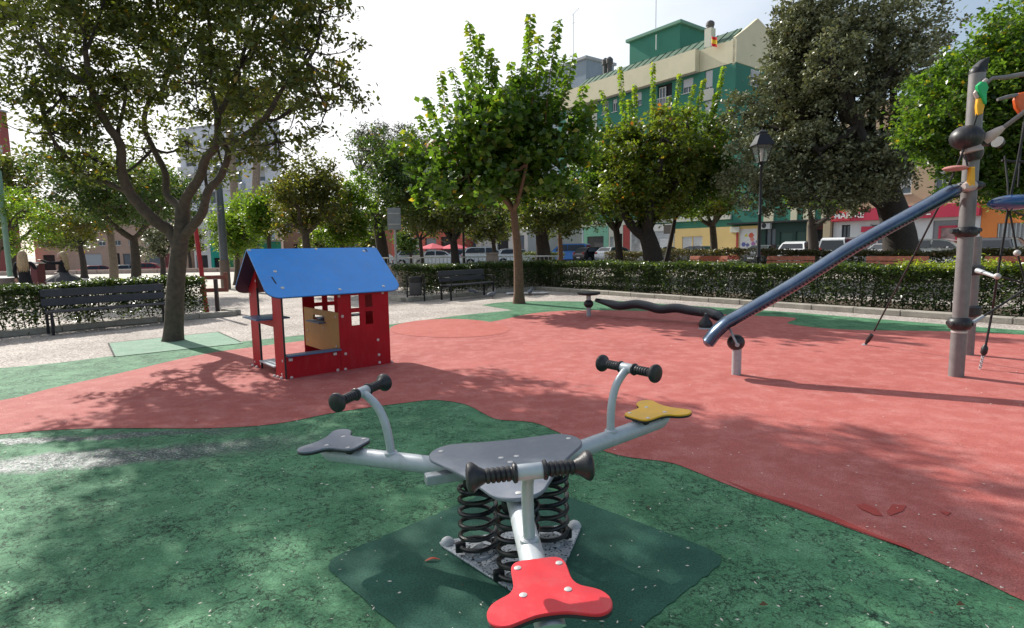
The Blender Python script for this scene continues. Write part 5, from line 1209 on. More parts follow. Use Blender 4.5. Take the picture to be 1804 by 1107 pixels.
# ================================================================== litter flecks, leaves
def flecks(name, label, m, n, region, s0, s1, cat):
    b = MB()
    for i in range(n):
        x, y = region(); z = .0165; a = random.random()*PI*2; s_ = random.uniform(s0, s1)
        u = Vector((math.cos(a), math.sin(a), random.uniform(-.15, .15)))*s_; w = Vector((-math.sin(a), math.cos(a), random.uniform(-.15, .2)))*s_*.35
        c_ = Vector((x, y, z+s_*.1)); b.add([c_-u, c_-w, c_+u, c_+w+HZ*s_*.15], [(0, 1, 2, 3)])
    o = b.build(name, m); tag(o, label, cat); o['kind'] = 'stuff'
def reg():
    while True:
        px = random.uniform(-50, 1850); py = 560+random.random()**1.1*560
        g = G(px, py); 
        return g.x, g.y
flecks('fallen_petals', 'pale fallen petals and flecks scattered over the rubber floor', mat('pale_petal', (.72, .66, .56), .7), 620, reg, .005, .012, 'petals')
flecks('fallen_leaves', 'small brown fallen leaves scattered over the rubber floor', mat('brown_leaf', (.15, .085, .04), .8), 120, reg, .005, .014, 'leaves')
def reg2():
    v = K0-NN*random.uniform(.1, .5)+AX*random.uniform(-4, 12); return v.x, v.y
flecks('fallen_leaves', 'dry leaves gathered along the kerb of the right hedge', MATS['brown_leaf'], 260, reg2, .012, .03, 'leaves')
g = G(762, 992); b = MB(); b.tube(interp([g+Vector((-.035, -.005, .014)), g+Vector((0, .006, .022)), g+Vector((.035, .004, .016))], 4), [.002, .006, .008, .009, .009, .008, .006, .004, .002], 6, flat=.3); tag(b.build('red_leaf', mat('red_leaf', (.42, .05, .02), .6), None, True), 'single long red leaf lying left of the springs', 'leaf')
for px, py, lab in ((1345, 1072, 'curled brown leaf on the green floor at the bottom right'), (1692, 1072, 'tiny tan leaf on the green floor at the far bottom right')):
    g = G(px, py); b = MB(); b.add([g+Vector(q) for q in ((-.02, 0, .014), (0, -.011, .02), (.022, .002, .014), (.002, .012, .026))], [(0, 1, 2, 3)]); tag(b.build('brown_leaf', MATS['brown_leaf']), lab, 'leaf')
# ================================================================== cars
def carmat(n, c): return mat('car_paint_'+n, c, .25, .3, .04, 3, coat=.6)
M_glassd = mat('car_glass', (.02, .025, .03), .08, 0, .1, 2); M_tyre = mat('tyre', (.012, .012, .012), .8); M_rim = mat('rim', (.4, .4, .42), .3, .8)
M_tail = mat('tail_light', (.35, .01, .01), .25); M_head = mat('head_light', (.6, .6, .62), .15, .3); M_plt = mat('number_plate', (.6, .6, .58), .4)
PROF = {'hatch': (4.1, 1.75, 1.47, [(-2.05, .45), (-2.03, .80), (-1.95, .98), (-1.80, 1.08), (-1.45, 1.40), (-1.1, 1.47), (.1, 1.46), (.55, 1.36), (1.15, .98), (1.85, .80), (2.02, .62), (2.05, .40)], 1.02),
        'van': (4.4, 1.82, 1.85, [(-2.2, .45), (-2.2, 1.0), (-2.12, 1.72), (-1.95, 1.84), (.2, 1.84), (.75, 1.70), (1.4, 1.12), (2.0, .95), (2.18, .7), (2.2, .40)], 1.12),
        'suv': (4.5, 1.85, 1.66, [(-2.25, .5), (-2.22, .95), (-2.1, 1.12), (-1.85, 1.52), (-1.5, 1.65), (.2, 1.64), (.7, 1.52), (1.3, 1.12), (2.0, .98), (2.22, .75), (2.25, .45)], 1.12),
        'sedan': (4.5, 1.78, 1.43, [(-2.25, .48), (-2.22, .85), (-2.1, .98), (-1.55, 1.05), (-1.0, 1.38), (-.6, 1.43), (.25, 1.41), (.6, 1.33), (1.2, .96), (2.0, .82), (2.2, .62), (2.25, .42)], .98)}
def car(label, kind, m, x, y, yaw, z=0, group='cars parked along the street'):
    L, Wd, Hh_, top, belt = PROF[kind]; t = thing('parked_car', label, 'car', (x, y, z), group)
    R = Matrix.Rotation(yaw, 3, 'Z'); g = Vector((x, y, z))
    def B(a, s_, h): return g+R @ Vector((a, s_, h))
    wx = (-L/2+.72, L/2-.78); r = .33
    bot = []
    for cx_ in (wx[1], wx[0]):
        bot += [(cx_+(r+.06)*math.cos(a), .30+(r+.06)*math.sin(a)) for a in np.linspace(0, PI, 9)]
    full = top+[(L/2-.06, .26)]+bot+[(-L/2+.06, .26)]
    full = full[::-1]
    def wz(h): return Wd/2*(1-.02*(h < .5)) if h < belt else Wd/2*(1-.27*((h-belt)/(Hh_-belt))**.9*.9)
    n = len(full); b = MB()
    for s_, ins in ((-1, .06), (-1, 0), (1, 0), (1, .06)):
        for a, h in full:
            b.v.append(tuple(B(a*(1-ins*.25), s_*(wz(h)-ins), h-(ins*.3 if h > belt else 0))))
    for k in range(3):
        for i in range(n): b.f.append((k*n+i, k*n+(i+1) % n, (k+1)*n+(i+1) % n, (k+1)*n+i)); b.m.append(0)
    b.f.append(tuple(range(n-1, -1, -1))); b.f.append(tuple(range(3*n, 4*n))); b.m += [0, 0]
    bd = b.build('body', m, t, True)
    # windows
    up = [q for q in top if q[1] > belt-.02]; f0, f1 = top.index(up[0]), top.index(up[-1])
    for s_ in (-1, 1):
        a0 = next(q for q in top if q[1] >= belt); gl = [(a, h) for a, h in top if h > belt+.1]
        lo = [(gl[0][0]+.02-.12, belt+.03), (gl[-1][0]+.28, belt+.03)]
        poly = [(a*.93-.02, belt+.03+(h-belt-.03)*.84) for a, h in gl]
        pg_ = [lo[0]]+poly+[lo[1]]
        for x0, x1 in ((-9, -.28), (-.20, 9)):
            pp = [(min(max(a, x0), x1), h) for a, h in pg_]; out_ = [pp[0]]
            for q in pp[1:]:
                if abs(q[0]-out_[-1][0])+abs(q[1]-out_[-1][1]) > 1e-3: out_.append(q)
            if len(out_) > 2:
                b = MB(); vs = [B(a, s_*(wz(h)+.004), h) for a, h in out_]; b.add(vs, [tuple(range(len(vs)))]); b.build('side_window', M_glassd, t)
    def screen(i0, i1, nm, k0, k1):
        (a0, h0), (a1, h1) = top[i0], top[i1]; d = Vector((a1-a0, h1-h0)); nn_ = Vector((-d.y, d.x)).normalized()*.006
        q0 = Vector((a0, h0))+d*k0+nn_; q1 = Vector((a0, h0))+d*k1+nn_
        b = MB(); b.add([B(q0.x, -wz(q0.y)*.88, q0.y), B(q0.x, wz(q0.y)*.88, q0.y), B(q1.x, wz(q1.y)*.88, q1.y), B(q1.x, -wz(q1.y)*.88, q1.y)], [(0, 1, 2, 3)]); b.build(nm, M_glassd, t)
    idx = {'hatch': ((3, 4), (7, 8)), 'van': ((1, 2), (5, 6)), 'suv': ((2, 3), (6, 7)), 'sedan': ((3, 4), (7, 8))}[kind]
    screen(*idx[0], 'rear_window', .08, .92); screen(*idx[1], 'windscreen', .06, .92)
    for cx_ in wx:
        for s_ in (-1, 1):
            b = MB(); b.lathe([(-.10, r*.8), (-.09, r*.97), (.09, r*.97), (.10, r*.8)], B(cx_, s_*(Wd/2-.11), r-.0), R @ Vector((0, 1, 0)), 18); w_ = b.build('wheel', M_tyre, t, True)
            b = MB(); b.lathe([(.0, r*.62), (.012, r*.6), (.02, r*.2)], B(cx_, s_*(Wd/2-.008), r), R @ Vector((0, s_, 0)), 14); b.build('rim', M_rim, w_, True)
    for s_ in (-1, 1):
        MB().box(B(-L/2+.05, s_*(Wd/2-.17), .90 if kind != 'van' else 1.1), (.10, .26, .20), R, .03).build('tail_light', M_tail, t)
        MB().box(B(L/2-.13, s_*(Wd/2-.22), .70), (.16, .34, .13), R, .03).build('headlight', M_head, t)
        MB().box(B(.62, s_*(Wd/2+.08), belt+.02), (.10, .16, .11), R, .02).build('mirror', m, t)
    for e in (-1, 1): MB().box(B(e*(L/2-.005), 0, .50), (.02, .5, .11), R, .003).build('number_plate', M_plt, t)
    MB().box(B(0, 0, .22), (L*.86, Wd*.86, .12), R).build('underbody', M_tyre, t)
    return t
ayaw = math.atan2(AX.y, AX.x); nyaw = math.atan2(NN.y, NN.x)
P_ = {k: carmat(k, c) for k, c in dict(blue=(.03, .16, .48), black=(.012, .012, .016), silver=(.42, .44, .46), white=(.68, .68, .67), grey=(.12, .13, .14), red=(.30, .012, .015), dark=(.03, .035, .045)).items()}
for px, off, kind, pc, yaw, lab in (
    (1000, 27, 'van', 'blue', ayaw+.5, 'bright blue van parked left of the black hatchback'),
    (1048, 27.5, 'hatch', 'black', nyaw-.1, 'black hatchback with its rear towards the park, right of the blue van'),
    (1086, 28, 'hatch', 'silver', nyaw, 'silver hatchback beside the black one, behind the low bush'),
    (1170, 28, 'sedan', 'silver', nyaw, 'silver saloon half hidden between the dark trunk and the clipped bush'),
    (1228, 28, 'sedan', 'dark', ayaw, 'dark saloon in front of the yellow wall'),
    (1352, 28, 'sedan', 'grey', nyaw, 'grey saloon behind the street lamp in front of the green garages'),
    (1384, 29, 'sedan', 'dark', nyaw, 'dark low saloon in front of the right green garage'),
    (1420, 28, 'suv', 'white', nyaw, 'white tall car right of the dark low saloon by the garages'),
    (1454, 29, 'suv', 'dark', nyaw, 'dark tall car before the maroon doorway'),
    (1492, 28, 'van', 'white', nyaw, 'white van in front of the insurance office corner'),
    (1572, 28, 'sedan', 'silver', nyaw, 'silver saloon seen between slide bar and massive trunk'),
    (1658, 27, 'suv', 'white', ayaw+PI, 'long white car in front of the grey insurance window'),
    (1766, 28, 'suv', 'dark', nyaw, 'dark car in front of the orange wall')):
    v, _ = line_at(px, off); car(lab, kind, P_[pc], v.x, v.y, yaw)
for px, D, kind, pc, yaw, lab in (
    (172, 68, 'hatch', 'red', .9, 'small red car parked before the pink shop with the grey shutter'),
    (225, 69, 'hatch', 'silver', .9, 'silver car behind the forked tree trunk on the far left road'),
    (262, 70, 'suv', 'red', .3, 'dark red tall car right of the forked trunk on the far left road')):
    v = P(px, hz(px), D); car(lab, kind, P_[pc], v.x, v.y, yaw, -1.19, 'cars on the far left road')
for px, D, kind, pc, yaw, lab in ((735, 52, 'hatch', 'silver', .1, 'silver car behind the railing under the slim dark tree'), (772, 50, 'sedan', 'white', .1, 'white low car before the cafe parasol left of the lamp'), (826, 52, 'hatch', 'silver', .1, 'silver car behind the railing right of the lamp in front of the cafe'), (858, 50, 'suv', 'white', .15, 'white tall car left of the pinkish pillar'), (912, 50, 'hatch', 'white', .1, 'white car right of the pinkish pillar'), (668, 55, 'sedan', 'white', .2, 'white car far behind the leaning thick trunk')):
    v = P(px, hz(px), D); car(lab, kind, P_[pc], v.x, v.y, yaw, 0, 'cars behind the railing')
# cafe parasols
for px, D, lab in ((763, 58, 'left pink cafe parasol behind the railing'), (800, 58, 'right pink cafe parasol behind the railing, beside the lamp')):
    v = P(px, 443, D); t = thing('parasol', lab, 'parasol', (v.x, D, 0), 'pink cafe parasols'); b = MB(); z = P(px, 436, D).z
    b.tube([(v.x, D, 0), (v.x, D, z+.4)], .04, 8); b.build('pole', M_galv, t, True)
    b = MB(); b.lathe([(-.28, 1.55), (-.22, 1.6), (.25, .2), (.28, .05)], (v.x, D, z+.1), HZ, 8); b.build('canopy', mat('pink_canvas', (.62, .09, .12), .8, 0, .08), t)

# ================================================================== buildings
M_win = mat('window_glass_far', (.10, .13, .16), .12, 0, .2, 1.5); M_frame = mat('white_frame', (.62, .62, .60), .5)
M_shut = mat('grey_shutter', (.48, .50, .51), .55, 0, .08); M_dark = mat('dark_interior', (.02, .02, .022), .8)
def wallm(n, c, v=.08): return mat('wall_'+n, c, .88, 0, v, .6, .1, 20)
def block(parent, name, o, ux, uy, w, d, h, m, holes=(), th=.3):
    """upright box; front face towards -uy with holes"""
    o = Vector(o); b = MB()
    b.panel(o+uy*th/2, ux, HZ, -uy, w, h, holes, th)
    R = Matrix((ux, uy, HZ)).transposed()
    b.box(o+ux*w/2+uy*(th+(d-th)/2)+HZ*h/2, (w, d-th-.004, h), R)
    return b.build(name, m, parent)
def window(parent, o, ux, uy, x, z, w, h, th=.3, shut=0, m=None, name='window', mull=True):
    """in a hole of a block front: frame, pane, optional roller shutter"""
    R = Matrix((ux, uy, HZ)).transposed(); o = Vector(o); c_ = o+ux*(x+w/2)+HZ*(z+h/2)+uy*.16
    b = MB(); f = .07
    for dx, dz, sw, sh in ((0, h/2-f/2, w, f), (0, -h/2+f/2, w, f), (-w/2+f/2, 0, f, h-2*f), (w/2-f/2, 0, f, h-2*f))+(((0, 0, f*.8, h-2*f),) if mull else ()):
        b.box(c_+ux*dx+HZ*dz, (sw, .08, sh), R)
    fr_ = b.build(name, M_frame, parent)
    MB().box(c_+uy*.06, (w-.02, .02, h-.02), R).build('pane', M_win, fr_)
    if shut: MB().box(c_+HZ*(h/2-h*shut/2)-uy*.055, (w-.04, .03, h*shut-.02), R).build('roller_shutter', m or M_shut, fr_)
    MB().box(c_-HZ*(h/2+.03)-uy*.17, (w+.15, .16, .06), R).build('sill', M_frame, fr_)
    return fr_
OFF = 36.2
def fac(px): v, t = line_at(px, OFF); return t
def fz(px, py):      # height of a picture point on the facade plane
    v, t = line_at(px, OFF); return P(px, py, v.y).z
F0 = K0+NN*OFF
UX = -AX             # along the facade, left to right
def FO(t): return F0+AX*t
cream = wallm('cream', (.72, .67, .47)); greenw = wallm('green', (.045, .20, .145)); cream2 = wallm('pale_cream', (.58, .58, .50)); yell = wallm('yellow', (.66, .48, .20))
# ---- tall green and cream block
tL, tR = fac(985), fac(1288); Wg = tL-tR; oG = FO(tL)
print('green block width', Wg, 'top', fz(1180, 94), fz(1288, 77))
Hg = fz(1235, 125)
gb_ = thing('apartment_building', 'tall green and cream apartment building with a boxed green roof storey', 'building', oG)
holes = []; wins = []
fl0 = 4.0; nf = 5; fh = (Hg-fl0)/nf
pxw = [(1018, 1030), (1060, 1072), (1078, 1086), (1111, 1128), (1155, 1180), (1198, 1216), (1236, 1249)]
for k in range(nf):
    for a, c_ in pxw:
        x0 = tL-fac(a); x1 = tL-fac(c_)
        if c_ == 1180: holes.append((x0, x1, fl0+k*fh+.25, fl0+k*fh+2.6)); wins.append(('b', x0, x1, fl0+k*fh+.25, 2.35, k))
        elif c_ == 1249: holes.append((x0, x1, fl0+k*fh+1.0, fl0+k*fh+2.7)); wins.append(('s', x0, x1, fl0+k*fh+1.0, 1.7, k))
        else: holes.append((x0, x1, fl0+k*fh+1.15, fl0+k*fh+2.5)); wins.append(('w', x0, x1, fl0+k*fh+1.15, 1.35, k))
block(gb_, 'wall', oG, UX, NN, Wg, 13, Hg-.05, greenw, [(a, b_, c_, d) for a, b_, c_, d in holes])
RG = Matrix((UX, NN, HZ)).transposed()
for q in wins:
    ty, x0, x1, z, h, k = q
    if ty == 'b':
        R = RG; MB().box(oG+UX*(x0+x1)/2+NN*.31+HZ*(z+h/2), (x1-x0, .02, h), R).build('balcony_recess', M_dark, gb_)
        b = MB()
        for i in range(12): b.box(oG+UX*(x0+(i+.5)*(x1-x0)/12)+HZ*(z+.5)-NN*.05, (.03, .03, 1.0), R)
        b.box(oG+UX*(x0+x1)/2+HZ*(z+1.02)-NN*.05, (x1-x0, .06, .06), R); b.box(oG+UX*(x0+x1)/2+HZ*(z-.08)-NN*.12, (x1-x0+.3, .5, .14), R)
        b.build('balcony_railing', M_frame, gb_)
        window(gb_, oG+NN*.0, UX, NN, x0+.15, z+.02, (x1-x0)*.45, 2.1)
    else: window(gb_, oG, UX, NN, x0, z, x1-x0, h, shut=random.choice((0, .35, .6, 1)) if ty == 'w' else .9)
# cream strips between windows
for a, c_ in ((1000, 1012), (1034, 1052), (1228, 1252)):
    x0, x1 = tL-fac(a), tL-fac(c_)
    if c_ == 1252: 
        for k in range(nf): MB().box(oG+UX*(x0+x1)/2-NN*.05+HZ*(fl0+k*fh+.45), (x1-x0, .12, .95), RG).build('cream_panel', cream2, gb_)
    else: MB().box(oG+UX*(x0+x1)/2-NN*.03+HZ*((Hg+fl0)/2), (x1-x0, .06, Hg-fl0-.1), RG).build('cream_panel', cream2, gb_)
# projecting cream parapet storey
zb, zt2 = Hg, Hg+2.0
b = MB(); b.box(oG+UX*(Wg*.42)-NN*.35+HZ*(zb+zt2)/2+NN*3, (Wg*.84, 6.7, zt2-zb), RG); b.box(oG+UX*(Wg*.92+.02)-NN*.0+HZ*(zb+zt2)/2+NN*3, (Wg*.16, 6.0, zt2-zb), RG); b.build('parapet', cream, gb_)
b = MB(); b.box(oG+UX*(Wg*.42)-NN*.40+HZ*(zt2+.04), (Wg*.84+.1, .3, .10), RG); b.box(oG+UX*(Wg*.42)-NN*.40+HZ*(zb-.06), (Wg*.84, .25, .12), RG); b.build('parapet_coping', mat('dull_stone', (.34, .33, .29), .8), gb_)
# sloping green roof behind the parapet
zr = zt2+2.7; b = MB()
pA = [oG+NN*1.2+HZ*(zt2-.1), oG+UX*(Wg-2.5)+NN*1.2+HZ*(zt2-.1), oG+UX*(Wg-2.5)+NN*5+HZ*zr, oG+NN*5+HZ*zr]; pB = [v-HZ*.15 for v in pA]
b.add(pA+pB, [(0, 1, 2, 3), (7, 6, 5, 4), (0, 4, 5, 1), (1, 5, 6, 2), (2, 6, 7, 3), (3, 7, 4, 0)]); rf = b.build('roof', mat('green_roof_tiles', (.07, .13, .085), .8, 0, .15, 5, .4, 30), gb_)
for i in range(20):
    o = oG+UX*(Wg-2.5)*(i+.5)/20; MB().tube([o+NN*1.2+HZ*(zt2-.07), o+NN*5+HZ*(zr+.03)], .045, 5).build('roof_batten', MATS['green_roof_tiles'], rf)
# boxed roof storey
def atplane(px, off): v, t = line_at(px, off); return v, t
v0, t0 = line_at(1107, OFF+5.0); v1, t1 = line_at(1192, OFF+5.0)
zz = P(1192, 42, v1.y).z; oB = F0+NN*5+AX*t0+NN*OFF*0; oB = K0+NN*(OFF+5.0)+AX*t0; wB = t0-t1
block(gb_, 'roof_storey', oB+HZ*(zt2-.4), UX, NN, wB, 5.5, zz-zt2+.4, greenw)
MB().box(oB+UX*wB/2+NN*2.75+HZ*(zz+.15), (wB+.7, 6.2, .35), RG, .03).build('roof_cornice', mat('green_cornice', (.14, .30, .22), .7), gb_)
b = MB(); v = P(1156, 88, line_at(1156, OFF+4.8)[0].y); b.tube([v, v+HZ*1.6], .06, 8); b.build('vent_pipe', M_frame, gb_)
# gable wall at the right, stepping down
va, ta = line_at(1240, OFF+3.0); b = MB(); og = K0+NN*(OFF)+AX*tR
gy = [(0, zt2-2.2), (0, zt2+.2), (1.6, zt2+1.2), (3.6, P(1240, 58, line_at(1240, OFF+3)[0].y).z), (12.9, zt2-.4), (12.9, zt2-2.2)]
b.prism([(a, c_) for a, c_ in gy], K0+NN*OFF+AX*(tR+.2), NN, HZ, UX, .25); b.build('gable_wall', cream, gb_)
for px, py, nm in ((1243, 57, 0), (1290, 72, 1)):
    off = OFF+(3.2 if nm == 0 else 9.5); v, _ = line_at(px, off); z = P(px, py, v.y).z; t = thing('chimney', ('left white chimney with dark cowl on the green building roof', 'right white chimney with dark cowl on the green building roof')[nm], 'chimney', (v.x, v.y, z-1.8))
    b = MB(); b.box((v.x, v.y, z-.8), (.75, .75, 2.2), RG); b.build('shaft', cream2, t)
    b = MB(); b.lathe([(.25, .30), (.3, .36), (.55, .36), (.6, .42), (.85, .42), (1.0, .30), (1.1, .1)], (v.x, v.y, z), HZ, 14); b.build('cowl', mat('cowl_dark', (.09, .085, .085), .7), t, True)
    t.location = t.location
# side windows on the right flank
R2 = Matrix((NN, AX, HZ)).transposed()
for k in range(nf):
    c_ = K0+NN*(OFF+3.2)+AX*(tR-.02)+HZ*(fl0+k*fh+1.8)
    b = MB(); b.box(c_, (1.5, .1, 1.5), R2); w_ = b.build('window', M_frame, gb_); MB().box(c_-AX*.045, (1.3, .05, 1.3), R2).build('pane', M_win, w_); MB().box(c_-AX*.06+HZ*.35, (1.3, .06, .6), R2).build('roller_shutter', M_shut, w_)
# flag
v, _ = line_at(1246, OFF-.4); z = P(1246, 70, v.y).z; t = thing('flag', 'small red and yellow flag hanging on the cream parapet', 'flag', (v.x, v.y, z-.6))
b = MB(); b.tube([(v.x, v.y, z-.7), (v.x, v.y, z+.4)], .03, 6); b.build('staff', M_galv, t, True)
for i, (c_, nm, lo, hi) in enumerate((((.6, .02, .02), 'red_band', .0, .25), ((.75, .5, .02), 'yellow_band', .25, .6), ((.6, .02, .02), 'red_band', .6, .85))):
    b = MB(); n = 7
    for j in range(n):
        x = .03+j*.13; dz = -.06*j-.03*math.sin(j); 
        for q in (lo, hi): b.v.append(tuple(Vector((v.x, v.y, z-.55+q))+UX*x*.8-NN*(.05+.06*math.sin(j*1.4))+HZ*dz))
    for j in range(n-1): b.f.append((j*2, j*2+2, j*2+3, j*2+1)); b.m.append(0)
    b.build(nm, mat('flag_'+nm, c_, .8), t)
# antennas
for px, y0, y1, off, lab in ((1012, 110, 25, OFF+16, 'thin grey aerial above the blue grey building'), (1151, 60, -30, OFF+8, 'thin tall mast on the green roof storey')):
    v, _ = line_at(px, off); z0, z1 = P(px, y0, v.y).z, P(px, y1, v.y).z; t = thing('aerial', lab, 'aerial', (v.x, v.y, z0)); b = MB(); b.tube([(v.x, v.y, z0-1.5), (v.x, v.y, z1)], .045, 6); b.build('mast', M_galv, t)
    if px == 1012:
        b = MB(); b.tube([Vector((v.x, v.y, z1-.1))-UX*.3, Vector((v.x, v.y, z1+.5))+UX*1.2], .04, 5)
        b.tube([Vector((v.x, v.y, z1-1.3))-UX*.5, Vector((v.x, v.y, z1-1.3))+UX*.3], .03, 5); b.build('arm', M_galv, t)
# ---- blue-grey block behind
v, tq = line_at(1033, OFF+14); D = v.y; zq = P(1033, 100, D).z; ob = K0+NN*(OFF+14)+AX*(tq+22)
bb2 = thing('apartment_building', 'blue grey apartment building behind the green one, left of it', 'building', ob)
block(bb2, 'wall', ob, UX, NN, 22, 6, zq-.3, wallm('bluegrey', (.26, .32, .38)))
MB().box(ob+UX*11+NN*3+HZ*(zq-.1), (22.6, 6.6, .4), RG, .03).build('cornice', mat('grey_cornice', (.38, .41, .43), .8), bb2)
for px, py in ((1066, 108), (1073, 106)):
    v, _ = line_at(px, OFF+13.5); z = P(px, py, v.y).z; b = MB(); b.lathe([(-8, .35), (-.6, .35), (-.5, .5), (.1, .5), (.4, .2)], (v.x, v.y, z), HZ, 10); b.build('vent_cowl', mat('cowl_dark', (.09, .085, .085), .7), bb2, True)

# ---- ground floor shops under the green block: facade modules from picture ranges
SH = {}
def shop(label, p0, p1, ztop, wall, openings, z0=0.0, proud=.35, name='shop_front', group=None, signs=()):
    t0, t1 = fac(p0), fac(p1); o = K0+NN*(OFF-proud)+AX*t0; w = t0-t1
    t = thing(name, label, 'shop', o)
    hs = [(t0-fac(a), t0-fac(c_), za, zb_) for a, c_, za, zb_, *_ in openings]
    block(t, 'wall', o, UX, NN, w-.004, proud-.004 if proud > .32 else .33, ztop, wall, [(max(.05, a), min(w-.05, c_), za, zb_) for a, c_, za, zb_ in hs], .22)
    for (a, c_, za, zb_), op in zip(hs, openings):
        a = max(.05, a); c_ = min(w-.05, c_); kind = op[4]; mid = o+UX*(a+c_)/2+NN*.13+HZ*(za+zb_)/2
        if kind == 'shutter':
            n = max(3, int((zb_-za)/.16))
            b = MB()
            for i in range(n): b.box(o+UX*(a+c_)/2+NN*.13+HZ*(za+(i+.5)*(zb_-za)/n), (c_-a, .05, (zb_-za)/n-.02), RG)
            b.box(mid+NN*.04, (c_-a, .03, zb_-za), RG); b.build('roller_shutter', op[5], t)
        elif kind == 'glass':
            f = MB()
            for x in (a+.04, (a+c_)/2, c_-.04): f.box(o+UX*x+NN*.12+HZ*(za+zb_)/2, (.07, .07, zb_-za), RG)
            f.box(o+UX*(a+c_)/2+NN*.12+HZ*(zb_-.04), (c_-a, .06, .08), RG); f.box(o+UX*(a+c_)/2+NN*.12+HZ*(za+.05), (c_-a, .06, .1), RG)
            fr_ = f.build('window', op[5], t); MB().box(mid+NN*.03, (c_-a, .02, zb_-za), RG).build('pane', M_win, fr_)
        elif kind == 'dark': MB().box(mid+NN*.05, (c_-a, .02, zb_-za), RG).build('doorway', M_dark, t)
        elif kind == 'panel': MB().box(mid, (c_-a, .05, zb_-za), RG).build('door_panel', op[5], t)
    SH[label] = (t, o, t0); return t, o, t0
mint = wallm('mint', (.20, .48, .36)); whitew = wallm('white', (.60, .60, .57)); brown = mat('brown_window', (.07, .055, .045), .5); redp = wallm('red_pillar', (.34, .05, .045)); dgr = wallm('dark_green', (.02, .05, .042))
shop('white shop front with grey shutter and brown window, left end of the street row', 900, 1015, 3.6, whitew, [(905, 935, .1, 2.7, 'shutter', M_shut), (940, 965, .1, 2.7, 'glass', M_frame), (970, 990, .1, 2.8, 'shutter', M_shut), (994, 1013, .1, 2.6, 'glass', brown)])
shop('narrow pale blue shop panel beside the mint green front', 1015.5, 1031.5, 3.7, wallm('paleblue', (.42, .50, .62)), [(1019, 1029, .1, 2.4, 'panel', mat('white_blue_poster', (.55, .58, .66), .6))])
shop('mint green shop front with a dark half closed shutter', 1032, 1075.5, 3.8, mint, [(1038, 1067, .1, 2.7, 'shutter', mat('dark_shutter', (.10, .10, .11), .5))])
shop('pale shop front with a dark doorway between mint front and red pillar', 1076, 1101, 3.8, cream2, [(1078, 1085, .9, 2.6, 'panel', M_shut), (1088, 1100, .05, 2.9, 'dark')])
shop('red tiled pillar between two shop fronts', 1101.5, 1113, 3.8, redp, [])
shop('white graffiti covered shutter front right of the red pillar', 1113.5, 1148, 3.7, whitew, [(1116, 1134, .1, 3.0, 'shutter', mat('graffiti_shutter', (.52, .50, .48), .6, 0, .35, 3)), (1137, 1146, .1, 2.9, 'shutter', M_shut)])
shop('wide white slatted shutter front left of the yellow shop', 1148.5, 1186, 3.7, whitew, [(1150, 1184, .1, 3.0, 'shutter', mat('white_shutter', (.62, .63, .64), .5))])
t, o, t0 = shop('plain yellow shop front with white double shutter and a poster', 1186.5, 1342, 3.15, yell, [(1205, 1241, .6, 2.35, 'shutter', mat('white_shutter', (.62, .63, .64), .5)), (1305, 1337, .1, 2.9, 'panel', mat('poster_white', (.62, .62, .62), .6))])
MB().box(o+UX*(t0-fac(1282))-NN*.03+HZ*.25, (5.2, .05, .5), RG).build('red_plinth', redp, t)
for a in (1205, 1223):   # gap line of the double shutter
    pass
MB().box(o+UX*(t0-fac(1223))+NN*.08+HZ*1.5, (.09, .1, 1.75), RG).build('shutter_mullion', yell, t)
MB().box(o+UX*(t0-fac(1299))-NN*.10+HZ*2.85, (.9, .18, .5), RG, .02).build('wall_box', cream2, t)
MB().box(o+UX*(t0-fac(1302.5))-NN*.02+HZ*1.4, (.2, .06, 2.8), RG).build('red_pilaster', redp, t)
# poster: abstract print of coloured shapes
pc = [((.55, .50, .02), 1313, 415, 5, 'tri'), ((.55, .10, .06), 1322, 415, 6, 'c'), ((.62, .25, .22), 1324, 422, 5, 'c'), ((.10, .12, .35), 1309, 431, 5, 'c'), ((.12, .13, .3), 1316, 432, 4, 'c'), ((.35, .15, .35), 1326, 430, 5, 'c'), ((.15, .2, .45), 1332, 426, 3, 'c')]
for i, (c_, px, py, r, ty) in enumerate(pc):
    v, tt = line_at(px, OFF-.35); z = P(px, py, v.y).z; cc = K0+NN*(OFF-.35+.102-.002*i)+AX*tt+HZ*z; rr = r*v.y/FPX*.8
    n = 3 if ty == 'tri' else 12; b = MB(); vs = [cc+UX*math.cos(PI/2+2*PI*k/n)*rr*(1 if n == 3 else 1+.2*math.sin(3*k))+HZ*math.sin(PI/2+2*PI*k/n)*rr for k in range(n)]; b.add(vs, [tuple(range(n))]); b.build('poster_print', mat('print_%d' % i, c_, .6), t)
shop('dark green garage front with two doors', 1342.5, 1428, 3.3, dgr, [(1352, 1370, .05, 2.9, 'glass', M_iron), (1377, 1399, .05, 2.5, 'panel', mat('garage_green', (.018, .06, .048), .5)), (1405, 1422, .05, 2.5, 'panel', mat('garage_green', (.018, .06, .048), .5))])
t, o, t0 = shop('maroon recessed entrance between two beige columns', 1428.5, 1470, 3.3, wallm('maroon', (.10, .035, .035)), [(1440, 1458, .05, 2.6, 'dark')], proud=.33)
for px in (1434, 1463): MB().box(o+UX*(t0-fac(px))-NN*.25+HZ*1.65, (.55, .4, 3.3), RG, .02).build('column', wallm('beige', (.40, .33, .22)), t)
v, tt = line_at(1349, OFF-.5); ac = thing('air_conditioner', 'pale air conditioning unit on the wall behind the street lamp', 'air conditioner', K0+NN*(OFF-.6)+AX*tt+HZ*3.0)
b = MB(); b.box(K0+NN*(OFF-.55)+AX*tt+HZ*3.1, (.9, .35, .6), RG, .02); b.build('casing', M_shut, ac); b = MB(); b.lathe([(0, .22), (.02, .2)], K0+NN*(OFF-.725)+AX*tt+HZ*3.1-UX*.1, -NN, 14); b.build('fan_grille', M_iron, ac)
